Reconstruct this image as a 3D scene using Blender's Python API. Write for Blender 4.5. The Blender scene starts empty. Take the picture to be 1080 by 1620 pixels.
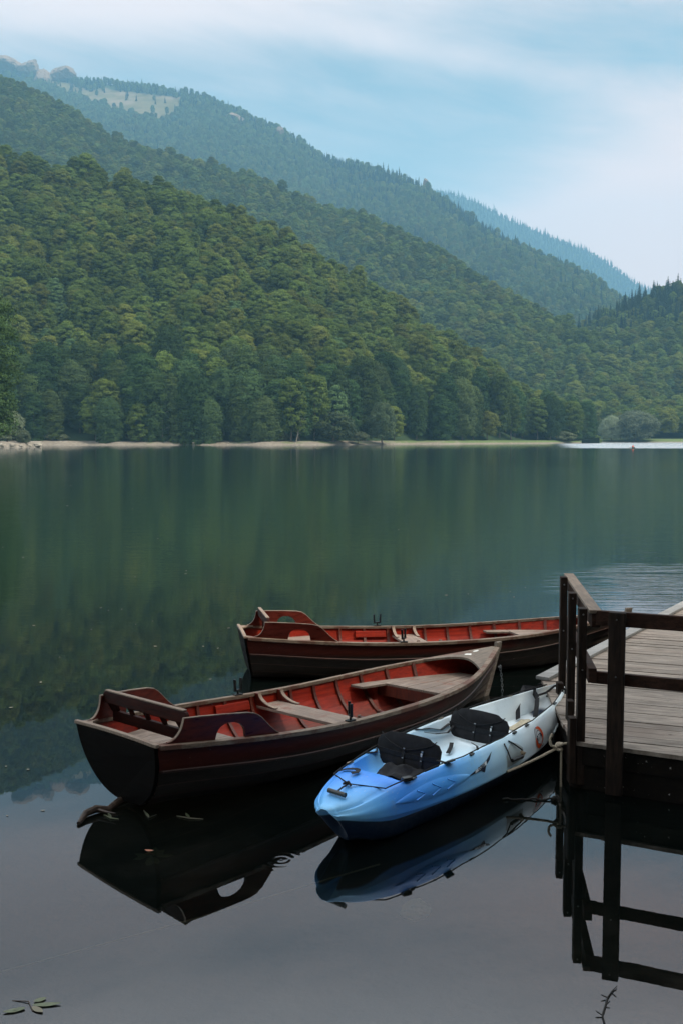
import bpy, math, random
import numpy as np
from mathutils import Vector, Matrix, Euler
random.seed(7)
RNG = np.random.default_rng(11)
S = bpy.context.scene
COL = S.collection
R = math.radians
PI = math.pi

# ------------------------------------------------------------------ camera frame (used to survey the place)
H = 2.8
F = 1575.0
TH = math.atan(115 / 1575.0)
CT, ST = math.cos(TH), math.sin(TH)


def ray(px, py):
    X = (px - 540) / F
    Y = (810 - py) / F
    return (X, CT + Y * ST, -ST + Y * CT)


def atz(px, py, z=0.0):
    r = ray(px, py)
    t = (z - H) / r[2]
    return Vector((r[0] * t, r[1] * t, z))


def at_d(px, py, d):
    r = ray(px, py)
    t = d / r[1]
    return Vector((r[0] * t, d, H + r[2] * t))


def sst(a, b, x):
    x = np.clip((np.asarray(x, float) - a) / (b - a), 0, 1)
    return x * x * (3 - 2 * x)


def spl(ts, vs, t):
    ts = np.array(ts, float); vs = np.array(vs, float); n = len(ts); h = np.diff(ts)
    M = np.zeros((n, n)); r = np.zeros(n); M[0, 0] = M[-1, -1] = 1
    for i in range(1, n - 1):
        M[i, i - 1] = h[i - 1]; M[i, i] = 2 * (h[i - 1] + h[i]); M[i, i + 1] = h[i]
        r[i] = 6 * ((vs[i + 1] - vs[i]) / h[i] - (vs[i] - vs[i - 1]) / h[i - 1])
    m = np.linalg.solve(M, r)
    t = np.asarray(t, float)
    k = np.clip(np.searchsorted(ts, t) - 1, 0, n - 2)
    a = (ts[k + 1] - t) / h[k]; b = (t - ts[k]) / h[k]
    return a * vs[k] + b * vs[k + 1] + ((a ** 3 - a) * m[k] + (b ** 3 - b) * m[k + 1]) * h[k] ** 2 / 6


# ------------------------------------------------------------------ object helpers
def tag(o, label=None, cat=None, group=None, kind=None):
    if label: o['label'] = label
    if cat: o['category'] = cat
    if group: o['group'] = group
    if kind: o['kind'] = kind
    return o


def empty(name, loc=(0, 0, 0), rz=0.0):
    o = bpy.data.objects.new(name, None)
    o.empty_display_size = 0.2
    o.location = loc
    o.rotation_euler = (0, 0, rz)
    COL.objects.link(o)
    return o


def copy_tree(o, parent=None):
    c = o.copy()
    COL.objects.link(c)
    if parent is not None:
        c.parent = parent
    for ch in o.children:
        copy_tree(ch, c)
    return c


class MB:
    def __init__(s):
        s.v = []; s.f = []; s.m = []

    def add(s, vs, fs, mi=0):
        n = len(s.v)
        s.v += [tuple(map(float, p)) for p in vs]
        s.f += [tuple(i + n for i in f) for f in fs]
        s.m += [mi] * len(fs)
        return s

    def box(s, c, size, rot=None, mi=0):
        hx, hy, hz = size[0] / 2, size[1] / 2, size[2] / 2
        P = [Vector((x, y, z)) for x in (-hx, hx) for y in (-hy, hy) for z in (-hz, hz)]
        if rot is not None:
            P = [rot @ p for p in P]
        c = Vector(c)
        return s.add([p + c for p in P], [(0, 1, 3, 2), (4, 6, 7, 5), (0, 4, 5, 1), (2, 3, 7, 6), (0, 2, 6, 4), (1, 5, 7, 3)], mi)

    def beam(s, p0, p1, w, h, up=(0, 0, 1), mi=0):
        p0, p1 = Vector(p0), Vector(p1)
        x = (p1 - p0).normalized()
        y = Vector(up).cross(x).normalized()
        z = x.cross(y)
        m = Matrix((x, y, z)).transposed()
        return s.box((p0 + p1) / 2, ((p1 - p0).length, w, h), m, mi)

    def loft(s, rows, close=False, cap=False, mi=0, flip=False):
        n = len(rows[0]); vs = [p for r in rows for p in r]; fs = []
        for i in range(len(rows) - 1):
            for j in range(n if close else n - 1):
                a = i * n + j; b = i * n + (j + 1) % n; c = (i + 1) * n + (j + 1) % n; d = (i + 1) * n + j
                fs.append((a, d, c, b) if flip else (a, b, c, d))
        if cap:
            f0 = tuple(range(n)); f1 = tuple(range((len(rows) - 1) * n, len(rows) * n))
            fs.append(f0 if flip else f0[::-1]); fs.append(f1[::-1] if flip else f1)
        return s.add(vs, fs, mi)

    def tube(s, pts, r, n=8, cap=True, mi=0):
        pts = [Vector(p) for p in pts]
        rr = r if isinstance(r, (list, tuple)) else [r] * len(pts)
        rows = []
        ref = None
        for i, p in enumerate(pts):
            d = (pts[min(i + 1, len(pts) - 1)] - pts[max(i - 1, 0)])
            d = d.normalized() if d.length > 1e-9 else Vector((0, 0, 1))
            if ref is None:
                ref = d.orthogonal().normalized()
            a = (ref - d * ref.dot(d))
            a = a.normalized() if a.length > 1e-6 else d.orthogonal().normalized()
            ref = a
            b = d.cross(a)
            rows.append([p + (a * math.cos(k * 2 * PI / n) + b * math.sin(k * 2 * PI / n)) * rr[i] for k in range(n)])
        return s.loft(rows, True, cap, mi)

    def ribbon(s, pts, w, th, up=(0, 0, 1), mi=0):
        """flat strap: width w across, thickness th along up"""
        pts = [Vector(p) for p in pts]
        ups = [Vector(u) for u in up] if isinstance(up, list) else [Vector(up)] * len(pts)
        rows = []
        for i, p in enumerate(pts):
            d = (pts[min(i + 1, len(pts) - 1)] - pts[max(i - 1, 0)]).normalized()
            y = ups[i].cross(d)
            y = y.normalized() if y.length > 1e-6 else d.orthogonal().normalized()
            z = d.cross(y)
            rows.append([p + y * w / 2 - z * th / 2, p + y * w / 2 + z * th / 2, p - y * w / 2 + z * th / 2, p - y * w / 2 - z * th / 2])
        return s.loft(rows, True, True, mi, flip=True)

    def prism(s, poly, axis0, axis1, axis2, origin, th, mi=0):
        """polygon in (axis0, axis1) extruded th along axis2, both ways"""
        o = Vector(origin); a0, a1, a2 = Vector(axis0), Vector(axis1), Vector(axis2)
        n = len(poly)
        A = [o + a0 * p[0] + a1 * p[1] - a2 * th / 2 for p in poly]
        B = [o + a0 * p[0] + a1 * p[1] + a2 * th / 2 for p in poly]
        fs = [tuple(range(n))[::-1], tuple(range(n, 2 * n))] + [(i, (i + 1) % n, n + (i + 1) % n, n + i) for i in range(n)]
        return s.add(A + B, fs, mi)

    def build(s, name, mats, parent=None, smooth=False, bevel=0.0, sharp=35, fix=False):
        me = bpy.data.meshes.new(name)
        me.from_pydata(s.v, [], s.f)
        if not isinstance(mats, (list, tuple)):
            mats = [mats]
        for m in mats:
            me.materials.append(m)
        if len(mats) > 1:
            me.polygons.foreach_set('material_index', s.m)
        if fix:
            import bmesh
            bm = bmesh.new(); bm.from_mesh(me)
            bmesh.ops.recalc_face_normals(bm, faces=bm.faces)
            bm.to_mesh(me); bm.free()
        if smooth:
            me.polygons.foreach_set('use_smooth', [True] * len(me.polygons))
            me.set_sharp_from_angle(angle=R(sharp))
        me.update()
        o = bpy.data.objects.new(name, me)
        COL.objects.link(o)
        if parent is not None:
            o.parent = parent
        if bevel:
            b = o.modifiers.new('bevel', 'BEVEL')
            b.width = bevel; b.segments = 2; b.limit_method = 'ANGLE'; b.angle_limit = R(40)
        return o


# ------------------------------------------------------------------ materials
class NT:
    def __init__(s, name):
        s.m = bpy.data.materials.new(name)
        s.m.use_nodes = True
        s.t = s.m.node_tree
        s.t.nodes.clear()
        s.out = s.n('ShaderNodeOutputMaterial')

    def n(s, typ, **kw):
        nd = s.t.nodes.new(typ)
        for k, v in kw.items():
            if k.startswith('i_'):
                nd.inputs[k[2:].replace('_', ' ')].default_value = v
            else:
                setattr(nd, k, v)
        return nd

    def l(s, a, b):
        s.t.links.new(a, b)

    def math(s, op, a, b=None, c=None, clamp=False):
        nd = s.n('ShaderNodeMath', operation=op)
        nd.use_clamp = clamp
        for i, x in enumerate((a, b, c)):
            if x is None: continue
            if isinstance(x, (int, float)): nd.inputs[i].default_value = x
            else: s.l(x, nd.inputs[i])
        return nd.outputs[0]

    def mapr(s, x, a, b, c=0.0, d=1.0, smooth=True):
        nd = s.n('ShaderNodeMapRange', interpolation_type='SMOOTHSTEP' if smooth else 'LINEAR')
        nd.inputs['From Min'].default_value = a; nd.inputs['From Max'].default_value = b
        nd.inputs['To Min'].default_value = c; nd.inputs['To Max'].default_value = d
        s.l(x, nd.inputs['Value'])
        return nd.outputs['Result']

    def mix(s, f, a, b, blend='MIX'):
        nd = s.n('ShaderNodeMix', data_type='RGBA', blend_type=blend)
        for k, x in ((0, f), (6, a), (7, b)):
            if isinstance(x, (int, float)): nd.inputs[k].default_value = x
            elif isinstance(x, (tuple, list)): nd.inputs[k].default_value = (*x, 1) if len(x) == 3 else x
            else: s.l(x, nd.inputs[k])
        return nd.outputs[2]

    def noise(s, vec, scale, detail=4, rough=0.55, dist=0.0, stretch=None, rot=None):
        if stretch is not None or rot is not None:
            mp = s.n('ShaderNodeMapping')
            if stretch is not None: mp.inputs['Scale'].default_value = stretch
            if rot is not None: mp.inputs['Rotation'].default_value = rot
            s.l(vec, mp.inputs['Vector']); vec = mp.outputs[0]
        nd = s.n('ShaderNodeTexNoise')
        nd.inputs['Scale'].default_value = scale; nd.inputs['Detail'].default_value = detail
        nd.inputs['Roughness'].default_value = rough; nd.inputs['Distortion'].default_value = dist
        s.l(vec, nd.inputs['Vector'])
        return nd.outputs['Fac']

    def obj(s):
        return s.n('ShaderNodeTexCoord').outputs['Object']

    def bsdf(s, col, rough=0.6, spec=0.5, bump=None, bstr=0.3, bdist=0.01, metal=0.0, coat=0.0):
        p = s.n('ShaderNodeBsdfPrincipled')
        for k, x in (('Base Color', col), ('Roughness', rough), ('Metallic', metal), ('Specular IOR Level', spec), ('Coat Weight', coat)):
            if isinstance(x, (int, float)): p.inputs[k].default_value = x
            elif isinstance(x, (tuple, list)): p.inputs[k].default_value = (*x, 1) if len(x) == 3 else x
            else: s.l(x, p.inputs[k])
        if bump is not None:
            b = s.n('ShaderNodeBump')
            b.inputs['Strength'].default_value = bstr; b.inputs['Distance'].default_value = bdist
            s.l(bump, b.inputs['Height']); s.l(b.outputs[0], p.inputs['Normal'])
        s.l(p.outputs[0], s.out.inputs['Surface'])
        return p


def plain(name, col, rough=0.5, spec=0.5, var=0.25, scale=20, metal=0.0, bump=0.15):
    t = NT(name); o = t.obj()
    f = t.noise(o, scale, 5)
    c = t.mix(f, tuple(x * (1 - var) for x in col), tuple(min(1, x * (1 + var)) for x in col))
    r = t.mapr(t.noise(o, scale * 0.6, 3), 0.3, 0.7, max(0.02, rough - 0.1), min(1, rough + 0.1))
    t.bsdf(c, r, spec, f, bump, 0.004, metal)
    return t.m


def wood(name, dark, light, axis=(1, 12, 12), scale=6, rough=0.65, blotch=None, bl_col=(0.1, 0.05, 0.03), bl_lo=0.55, bl_hi=0.62, rot=None, spec=0.4, bump=0.5, coat=0.0):
    t = NT(name); o = t.obj()
    g = t.noise(o, scale, 7, 0.65, 0.4, axis, rot)
    big = t.noise(o, 2.3, 4, 0.6)
    c = t.mix(t.mapr(g, 0.3, 0.72), dark, light)
    c = t.mix(t.mapr(big, 0.35, 0.7, 0, 0.45), c, tuple(x * 0.55 for x in dark))
    if blotch:
        b = t.noise(o, blotch, 6, 0.7, 0.0, None)
        c = t.mix(t.mapr(b, bl_lo, bl_hi), c, bl_col)
    r = t.mapr(g, 0.3, 0.7, rough - 0.08, min(1, rough + 0.12))
    t.bsdf(c, r, spec, g, bump, 0.004, 0.0, coat)
    return t.m

# ================================================================== CAMERA, SKY, SUN
cam = bpy.data.cameras.new('camera')
cam.sensor_fit = 'VERTICAL'; cam.sensor_height = 36.0; cam.sensor_width = 24.0
cam.lens = 35.0
cam.clip_start = 0.1; cam.clip_end = 30000
co = bpy.data.objects.new('camera', cam)
co.location = (0, 0, H)
co.rotation_euler = (PI / 2 - TH, 0, 0)
COL.objects.link(co)
S.camera = co
S.view_settings.view_transform = 'Standard'
S.view_settings.look = 'None'
S.view_settings.exposure = 0.72
S.view_settings.gamma = 1.0
S.cycles.max_bounces = 6
S.cycles.diffuse_bounces = 3
S.cycles.glossy_bounces = 3
S.cycles.transparent_max_bounces = 8
S.cycles.volume_bounces = 0
S.cycles.use_denoising = True
S.cycles.sample_clamp_indirect = 3.0

SUN_EL, SUN_AZ = R(56), R(108)        # azimuth clockwise from +Y
w = bpy.data.worlds.new('World')
S.world = w
w.use_nodes = True
wt = w.node_tree
wt.nodes.clear()


class WT(NT):
    def __init__(s, t):
        s.t = t


W = WT(wt)
out = W.n('ShaderNodeOutputWorld')
gen = W.n('ShaderNodeTexCoord').outputs['Generated']
sx = W.n('ShaderNodeSeparateXYZ'); W.l(gen, sx.inputs[0])
X, Y, Z = sx.outputs
hyp = W.math('SQRT', W.math('ADD', W.math('MULTIPLY', X, X), W.math('MULTIPLY', Y, Y)))
el = W.math('DIVIDE', Z, W.math('MAXIMUM', hyp, 0.01))        # tan of elevation
az = W.math('ARCTAN2', X, Y)                                   # 0 straight down the lake
sky = W.n('ShaderNodeTexSky', sky_type='NISHITA')
sky.sun_disc = False
sky.sun_elevation = SUN_EL; sky.sun_rotation = SUN_AZ
sky.air_density = 1.0; sky.dust_density = 0.6; sky.ozone_density = 1.5
skyc = W.mix(1.0, sky.outputs[0], (0.78, 1.02, 0.80), 'MULTIPLY')
bg1 = W.n('ShaderNodeBackground'); bg1.inputs['Strength'].default_value = 0.108
W.l(skyc, bg1.inputs['Color'])
# thin drifting cloud: streaky noise plus a few broad banks
cv = W.n('ShaderNodeCombineXYZ')
W.l(W.math('MULTIPLY', az, 1.0), cv.inputs[0]); W.l(W.math('MULTIPLY', W.math('ADD', el, W.math('MULTIPLY', az, 0.22)), 3.6), cv.inputs[1])
n1 = W.noise(cv.outputs[0], 3.2, 6, 0.55, 0.5)
n2 = W.noise(cv.outputs[0], 9.0, 6, 0.6, 0.8)


def bank(a0, e0, ra, re, amp, tilt=0.0):
    da = W.math('DIVIDE', W.math('SUBTRACT', az, a0), ra)
    ee = W.math('SUBTRACT', W.math('SUBTRACT', el, e0), W.math('MULTIPLY', W.math('SUBTRACT', az, a0), tilt))
    de = W.math('DIVIDE', ee, re)
    d = W.math('ADD', W.math('MULTIPLY', da, da), W.math('MULTIPLY', de, de))
    return W.math('MULTIPLY', W.math('POWER', 2.718, W.math('MULTIPLY', d, -1.0)), amp)


dens = W.math('ADD', W.math('MULTIPLY', n1, 0.75), W.math('MULTIPLY', n2, 0.3))
dens = W.math('SUBTRACT', dens, 0.42)
for b in ((-0.34, 0.42, 0.30, 0.055, 0.55, 0.02), (0.02, 0.47, 0.6, 0.05, 0.62, 0.0), (0.33, 0.235, 0.16, 0.075, 0.75, 0.1),
          (0.14, 0.362, 0.14, 0.016, 0.26, -0.22), (0.24, 0.185, 0.2, 0.04, 0.5, 0.0), (0.33, 0.16, 0.2, 0.05, 0.45, 0.0), (-0.05, 0.40, 0.2, 0.014, 0.12, -0.1)):
    dens = W.math('ADD', dens, bank(*b))
dens = W.math('ADD', dens, W.mapr(el, 0.46, 0.6, 0, 0.6))
fac = W.mapr(dens, -0.22, 0.80, 0.0, 0.95)
pink = W.mapr(az, 0.05, 0.35)
cc = W.mix(pink, (0.76, 0.635, 0.61), (0.93, 0.67, 0.59))
cc = W.mix(W.mapr(el, 0.46, 0.72), cc, (1.50, 1.53, 1.56))
bg2 = W.n('ShaderNodeBackground'); bg2.inputs['Strength'].default_value = 1.0
W.l(cc, bg2.inputs['Color'])
ms = W.n('ShaderNodeMixShader')
W.l(fac, ms.inputs[0]); W.l(bg1.outputs[0], ms.inputs[1]); W.l(bg2.outputs[0], ms.inputs[2])
W.l(ms.outputs[0], out.inputs['Surface'])
w.cycles.sampling_method = 'AUTOMATIC'

sl = bpy.data.lights.new('sun', 'SUN')
sl.energy = 3.2; sl.angle = R(8); sl.color = (1.0, 0.90, 0.73)
so = bpy.data.objects.new('sun', sl)
sd = Vector((math.sin(SUN_AZ) * math.cos(SUN_EL), math.cos(SUN_AZ) * math.cos(SUN_EL), math.sin(SUN_EL)))
so.rotation_euler = sd.to_track_quat('Z', 'Y').to_euler()
so.location = (0, 0, 60)
COL.objects.link(so)

# ================================================================== HAZE
HAZE = 1.3e-4
t = NT('haze_air')
v = t.n('ShaderNodeVolumePrincipled')
v.inputs['Color'].default_value = (0.31, 0.655, 0.95, 1)
v.inputs['Density'].default_value = HAZE
v.inputs['Anisotropy'].default_value = 0.0
t.l(v.outputs[0], t.out.inputs['Volume'])
hb = MB().box((0, 3980, 930), (9400, 8160, 1880)).build('haze', t.m)
tag(hb, 'thin blue air over the lake and the mountains', 'haze', kind='stuff')

# ================================================================== LAKE
t = NT('lake_water')
o = t.obj()
sp = t.n('ShaderNodeSeparateXYZ'); t.l(o, sp.inputs[0])
wx, wy = sp.outputs[0], sp.outputs[1]
dist = t.math('SQRT', t.math('ADD', t.math('MULTIPLY', wx, wx), t.math('MULTIPLY', wy, wy)))
rip = t.mapr(dist, 8.0, 34.0)
gust = t.n('ShaderNodeVectorMath', operation='DISTANCE'); t.l(o, gust.inputs[0]); gust.inputs[1].default_value = (7.4, 18.8, 0)
gmask = t.mapr(gust.outputs['Value'], 0.3, 4.2, 1.0, 0.0)
gmask = t.math('MULTIPLY', gmask, t.mapr(t.noise(o, 1.5, 3, 0.6, 0.0, (0.35, 2.2, 1)), 0.42, 0.6))
far = t.math('MULTIPLY', t.mapr(dist, 318, 332), t.mapr(t.math('SUBTRACT', wx, t.math('MULTIPLY', wy, 0.205)), 0.0, 14.0))
patch = t.mapr(t.noise(o, 0.035, 3, 0.5, 0.0, (1, 0.35, 1)), 0.35, 0.7, 0.35, 1.0)
n_a = t.noise(o, 3.4, 3, 0.55, 0.2, (0.45, 1.5, 1))
n_b = t.noise(o, 0.9, 2, 0.5)
n_c = t.noise(o, 9.0, 2, 0.5, 0.0, (0.6, 1.6, 1))
hgt = t.math('ADD', t.math('ADD', t.math('MULTIPLY', n_a, 0.016), t.math('MULTIPLY', n_b, 0.02)), t.math('MULTIPLY', n_c, 0.005))
amp = t.math('ADD', t.math('MULTIPLY', t.math('MULTIPLY', rip, patch), 0.62), 0.006)
amp = t.math('ADD', amp, t.math('MULTIPLY', gmask, 0.7))
hgt = t.math('MULTIPLY', hgt, amp)
rd = t.n('ShaderNodeVectorMath', operation='DISTANCE'); t.l(o, rd.inputs[0]); rd.inputs[1].default_value = (-.40, 6.46, 0)
rr = t.math('MULTIPLY', t.math('SINE', t.math('MULTIPLY', rd.outputs['Value'], 110.0)), t.mapr(rd.outputs['Value'], 0.03, 0.22, 0.00028, 0.0))
hgt = t.math('ADD', hgt, rr)
bp = t.n('ShaderNodeBump'); bp.inputs['Strength'].default_value = 1.0; bp.inputs['Distance'].default_value = 1.0
t.l(hgt, bp.inputs['Height'])
fr = t.n('ShaderNodeFresnel'); fr.inputs['IOR'].default_value = 1.75
t.l(bp.outputs[0], fr.inputs['Normal'])
gl = t.n('ShaderNodeBsdfGlossy'); gl.inputs['Color'].default_value = (0.95, 0.97, 1.0, 1)
t.l(t.math('ADD', t.math('MULTIPLY', far, 0.22), t.math('ADD', 0.004, t.math('MULTIPLY', rip, 0.035))), gl.inputs['Roughness'])
t.l(bp.outputs[0], gl.inputs['Normal'])
df = t.n('ShaderNodeBsdfDiffuse')
film = t.math('MULTIPLY', t.mapr(t.noise(o, 0.8, 7, 0.68, 0.6), 0.45, 0.72), t.mapr(dist, 9.0, 4.0, 0.0, 1.0))
deep = t.mix(t.mapr(dist, 11, 26), (0.0025, 0.0045, 0.0038), (0.0060, 0.0170, 0.0115))
t.l(t.mix(film, deep, (0.030, 0.028, 0.023)), df.inputs['Color'])
tr = t.n('ShaderNodeBsdfTransparent'); tr.inputs['Color'].default_value = (0.42, 0.44, 0.38, 1)
m0 = t.n('ShaderNodeMixShader'); t.l(t.mapr(dist, 6, 16, 0.45, 1.0), m0.inputs[0]); t.l(tr.outputs[0], m0.inputs[1]); t.l(df.outputs[0], m0.inputs[2])
m1 = t.n('ShaderNodeMixShader'); t.l(fr.outputs[0], m1.inputs[0]); t.l(m0.outputs[0], m1.inputs[1]); t.l(gl.outputs[0], m1.inputs[2])
t.l(m1.outputs[0], t.out.inputs['Surface'])
M_WATER = t.m
wm = MB()
wm.add([(-900, -30, 0), (1300, -30, 0), (1300, 1250, 0), (-900, 1250, 0)], [(0, 1, 2, 3)])
tag(wm.build('lake_water', M_WATER), 'still dark green lake mirroring the wooded slopes', 'lake', kind='structure')

t = NT('lake_silt')
o = t.obj()
f = t.noise(o, 2.2, 6, 0.6)
t.bsdf(t.mix(t.mapr(f, 0.3, 0.7), (0.018, 0.016, 0.013), (0.040, 0.035, 0.027)), 0.9, 0.2, f, 0.6, 0.05)
gb = MB()
ys = [-30, 0, 5, 9, 14, 22, 40, 1250]
zs = [-0.5, -0.6, -0.75, -1.0, -1.6, -2.6, -4, -4]
gb.loft([[(x, y, z) for x in np.linspace(-900, 1300, 45)] for y, z in zip(ys, zs)], flip=True)
tag(gb.build('lake_bed', t.m, smooth=True), 'dark silty lake bed under the shallow water', 'lake bed', kind='structure')

# ================================================================== HILLS
PX = np.array


def crest_table(pts):
    a = []; tz = []
    for px, py in pts:
        r = ray(px, py); a.append(r[0] / r[1]); tz.append(r[2] / r[1])
    return np.array(a), np.array(tz)


def vnoise(x, y, seed=0):
    """smooth value noise, numpy"""
    xi = np.floor(x).astype(int); yi = np.floor(y).astype(int)
    xf = x - xi; yf = y - yi
    xf = xf * xf * (3 - 2 * xf); yf = yf * yf * (3 - 2 * yf)

    def h(i, j):
        n = (i * 374761393 + j * 668265263 + seed * 974634777) & 0x7fffffff
        n = (n ^ (n >> 13)) * 1274126177 & 0x7fffffff
        return ((n ^ (n >> 16)) & 0xffff) / 65535.0
    return (h(xi, yi) * (1 - xf) + h(xi + 1, yi) * xf) * (1 - yf) + (h(xi, yi + 1) * (1 - xf) + h(xi + 1, yi + 1) * xf) * yf


class Hill:
    def __init__(s, crest, dc, db, zb, tree, amp, cell, p=1.0, seed=0):
        s.ca, s.ct = crest_table(crest)
        s.dc, s.db, s.zb, s.tree, s.amp, s.cell, s.p, s.seed = dc, db, zb, tree, amp, cell, p, seed

    def D(s, a):
        return np.interp(a, *s.db), np.interp(a, *s.dc)

    def z(s, a, d):
        db, dc = s.D(a)
        zc = H + dc * np.interp(a, s.ca, s.ct) - s.tree
        zb = np.interp(a, *s.zb) if isinstance(s.zb, tuple) else s.zb
        q = (d - db) / (dc - db)
        up = zb + (zc - zb) * np.sign(q) * np.abs(np.clip(q, -0.3, 1)) ** s.p
        x = a * d
        nz = (vnoise(x / s.cell + 50, d / s.cell / 1.6 + 9, s.seed) - 0.5) * 2 + (vnoise(x / s.cell * 2.3, d / s.cell * 1.4, s.seed + 3) - 0.5)
        up = up + nz * s.amp * np.clip(4 * q * (1 - q), 0, 1)
        down = zc - (d - dc) * 0.55
        return np.where(q <= 1, up, down)


NEAR = Hill([(-900, 40), (-400, 120), (-200, 170), (0, 221), (50, 238), (100, 251), (165, 261), (240, 274), (280, 281), (340, 297), (380, 320), (430, 345), (520, 398), (600, 448), (700, 516), (800, 572), (880, 625), (925, 668), (960, 690)],
            ([-.6, -.34, -.13, 0, .1, .2, .25, .3], [860, 830, 790, 765, 745, 740, 790, 800]),
            ([-.6, -.3, -.04, .05, .1, .2, .25, .3], [480, 488, 490, 555, 590, 670, 730, 770]), 2.0, 24, 9, 60, 1.0, 1)
MID = Hill([(-900, -60), (-300, 40), (0, 114), (50, 137), (100, 164), (170, 204), (240, 232), (290, 244), (350, 259), (400, 277), (450, 297), (500, 317), (540, 330), (580, 338), (620, 357), (670, 382), (710, 402), (750, 432), (800, 459), (850, 482), (900, 508), (960, 545), (1020, 590), (1080, 630), (1150, 672), (1300, 690)],
           ([-.6, -.34, 0, .13, .25, .36, .5], [2050, 2000, 1750, 1500, 1250, 1100, 1050]),
           ([-.6, -.34, 0, .2, .28, .5], [1150, 1150, 1050, 950, 890, 905]), 2.5, 24, 14, 90, 1.0, 2)
RIGHT = Hill([(700, 640), (800, 592), (850, 560), (900, 521), (950, 488), (985, 472), (1010, 458), (1040, 449), (1080, 437), (1200, 385), (1500, 260)],
             ([0, .2, .36, .6], [1500, 1500, 1550, 1600]), ([0, .2, .36, .6], [1020, 1020, 1010, 1000]), 6, 24, 14, 110, 1.0, 3)
HIGH = Hill([(-900, 160), (-300, 135), (0, 112), (5, 108), (30, 110), (65, 112), (85, 113), (115, 121), (165, 124), (225, 131), (290, 142), (325, 149), (360, 163), (430, 195), (480, 220), (505, 240), (540, 250), (575, 256), (630, 271), (675, 293), (710, 314), (750, 343), (800, 374), (860, 400), (910, 420), (955, 449), (980, 466), (1040, 500), (1100, 530), (1400, 640)],
            ([-.6, -.3, 0, .2, .3, .6], [4900, 4750, 3850, 2900, 2600, 2450]), ([-.6, 0, .2, .3, .6], [2400, 2150, 1850, 1750, 1750]),
            ([-.6, -.3, 0, .2, .35, .6], [300, 250, 150, 80, 50, 40]), 22, 30, 260, 0.95, 4)
BLUE = Hill([(500, 340), (640, 310), (690, 300), (712, 303), (750, 316), (800, 343), (860, 368), (920, 391), (960, 413), (1000, 443), (1016, 451), (1060, 474), (1150, 520)],
            ([-.1, .6], [7200, 7200]), ([-.1, .6], [5600, 5600]), 300, 18, 35, 260, 1.0, 5)

t = NT('forest_floor')
o = t.obj()
at = t.n('ShaderNodeAttribute', attribute_name='meadow')
f = t.noise(o, 0.02, 6, 0.65)
g = t.noise(o, 0.006, 4, 0.6)
mead = t.mix(t.mapr(f, 0.3, 0.7), (0.066, 0.062, 0.024), (0.125, 0.100, 0.044))
mead = t.mix(t.mapr(g, 0.5, 0.66), mead, (0.165, 0.125, 0.082))
c = t.mix(at.outputs['Fac'], t.mix(f, (0.018, 0.034, 0.014), (0.035, 0.055, 0.022)), mead)
t.bsdf(c, 0.95, 0.1, f, 0.5, 1.0)
M_FLOOR = t.m

# the bare pasture below the high crest, in (azimuth, slope) terms
_mp = [(128, 150), (150, 142), (164, 139), (196, 145), (236, 149), (284, 154), (285, 166), (279, 188), (236, 193), (198, 185), (164, 168), (128, 160)]
MEADOW = list(zip(*crest_table(_mp)))
_mp2 = [(60, 122), (100, 124), (140, 143), (166, 166), (120, 158), (75, 138)]
MEADOW2 = list(zip(*crest_table(_mp2)))


def inside(poly, a, t_):
    a = np.asarray(a); t_ = np.asarray(t_); res = np.zeros(a.shape, bool); n = len(poly)
    for i in range(n):
        x0, y0 = poly[i]; x1, y1 = poly[(i + 1) % n]
        c = ((y0 > t_) != (y1 > t_)) & (a < (x1 - x0) * (t_ - y0) / (y1 - y0 + 1e-12) + x0)
        res ^= c
    return res


def hill_mesh(name, h, a0, a1, na, nq, label, cat):
    A = np.linspace(a0, a1, na); Q = np.concatenate([np.linspace(-0.12, 1, nq), np.linspace(1.03, 1.45, 8)])
    aa, qq = np.meshgrid(A, Q)
    db, dc = h.D(aa); d = db + (dc - db) * qq
    z = h.z(aa, d)
    z = np.maximum(z, -3.8)
    v = np.stack([aa * d, d, z], -1).reshape(-1, 3)
    n = na; m = len(Q)
    idx = np.arange(n * m).reshape(m, n)
    f = np.stack([idx[:-1, :-1], idx[:-1, 1:], idx[1:, 1:], idx[1:, :-1]], -1).reshape(-1, 4)
    me = bpy.data.meshes.new(name)
    me.from_pydata(v.tolist(), [], f.tolist())
    me.polygons.foreach_set('use_smooth', [True] * len(me.polygons))
    at = me.attributes.new('meadow', 'FLOAT', 'POINT')
    tz = (z - H) / d
    ins = (inside(MEADOW, aa, tz) | inside(MEADOW2, aa, tz)) if h is HIGH else np.zeros(aa.shape, bool)
    at.data.foreach_set('value', ins.astype(np.float32).reshape(-1))
    me.materials.append(M_FLOOR)
    ob = bpy.data.objects.new(name, me)
    COL.objects.link(ob)
    tag(ob, label, cat, kind='structure')
    return ob


hill_mesh('hill', NEAR, -.55, .258, 140, 60, 'wooded lower slope rising straight from the far shore', 'hill')
hill_mesh('hill', MID, -.55, .55, 140, 60, 'long wooded shoulder behind the lower slope', 'hill')
hill_mesh('hill', RIGHT, 0.02, .6, 80, 50, 'wooded hillside closing the end of the lake', 'hill')
hill_mesh('mountain', HIGH, -.55, .6, 260, 120, 'high mountain with pasture below its crest', 'mountain')
hill_mesh('mountain', BLUE, -.05, .6, 100, 30, 'farthest blue mountain ridge', 'mountain')

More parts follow.
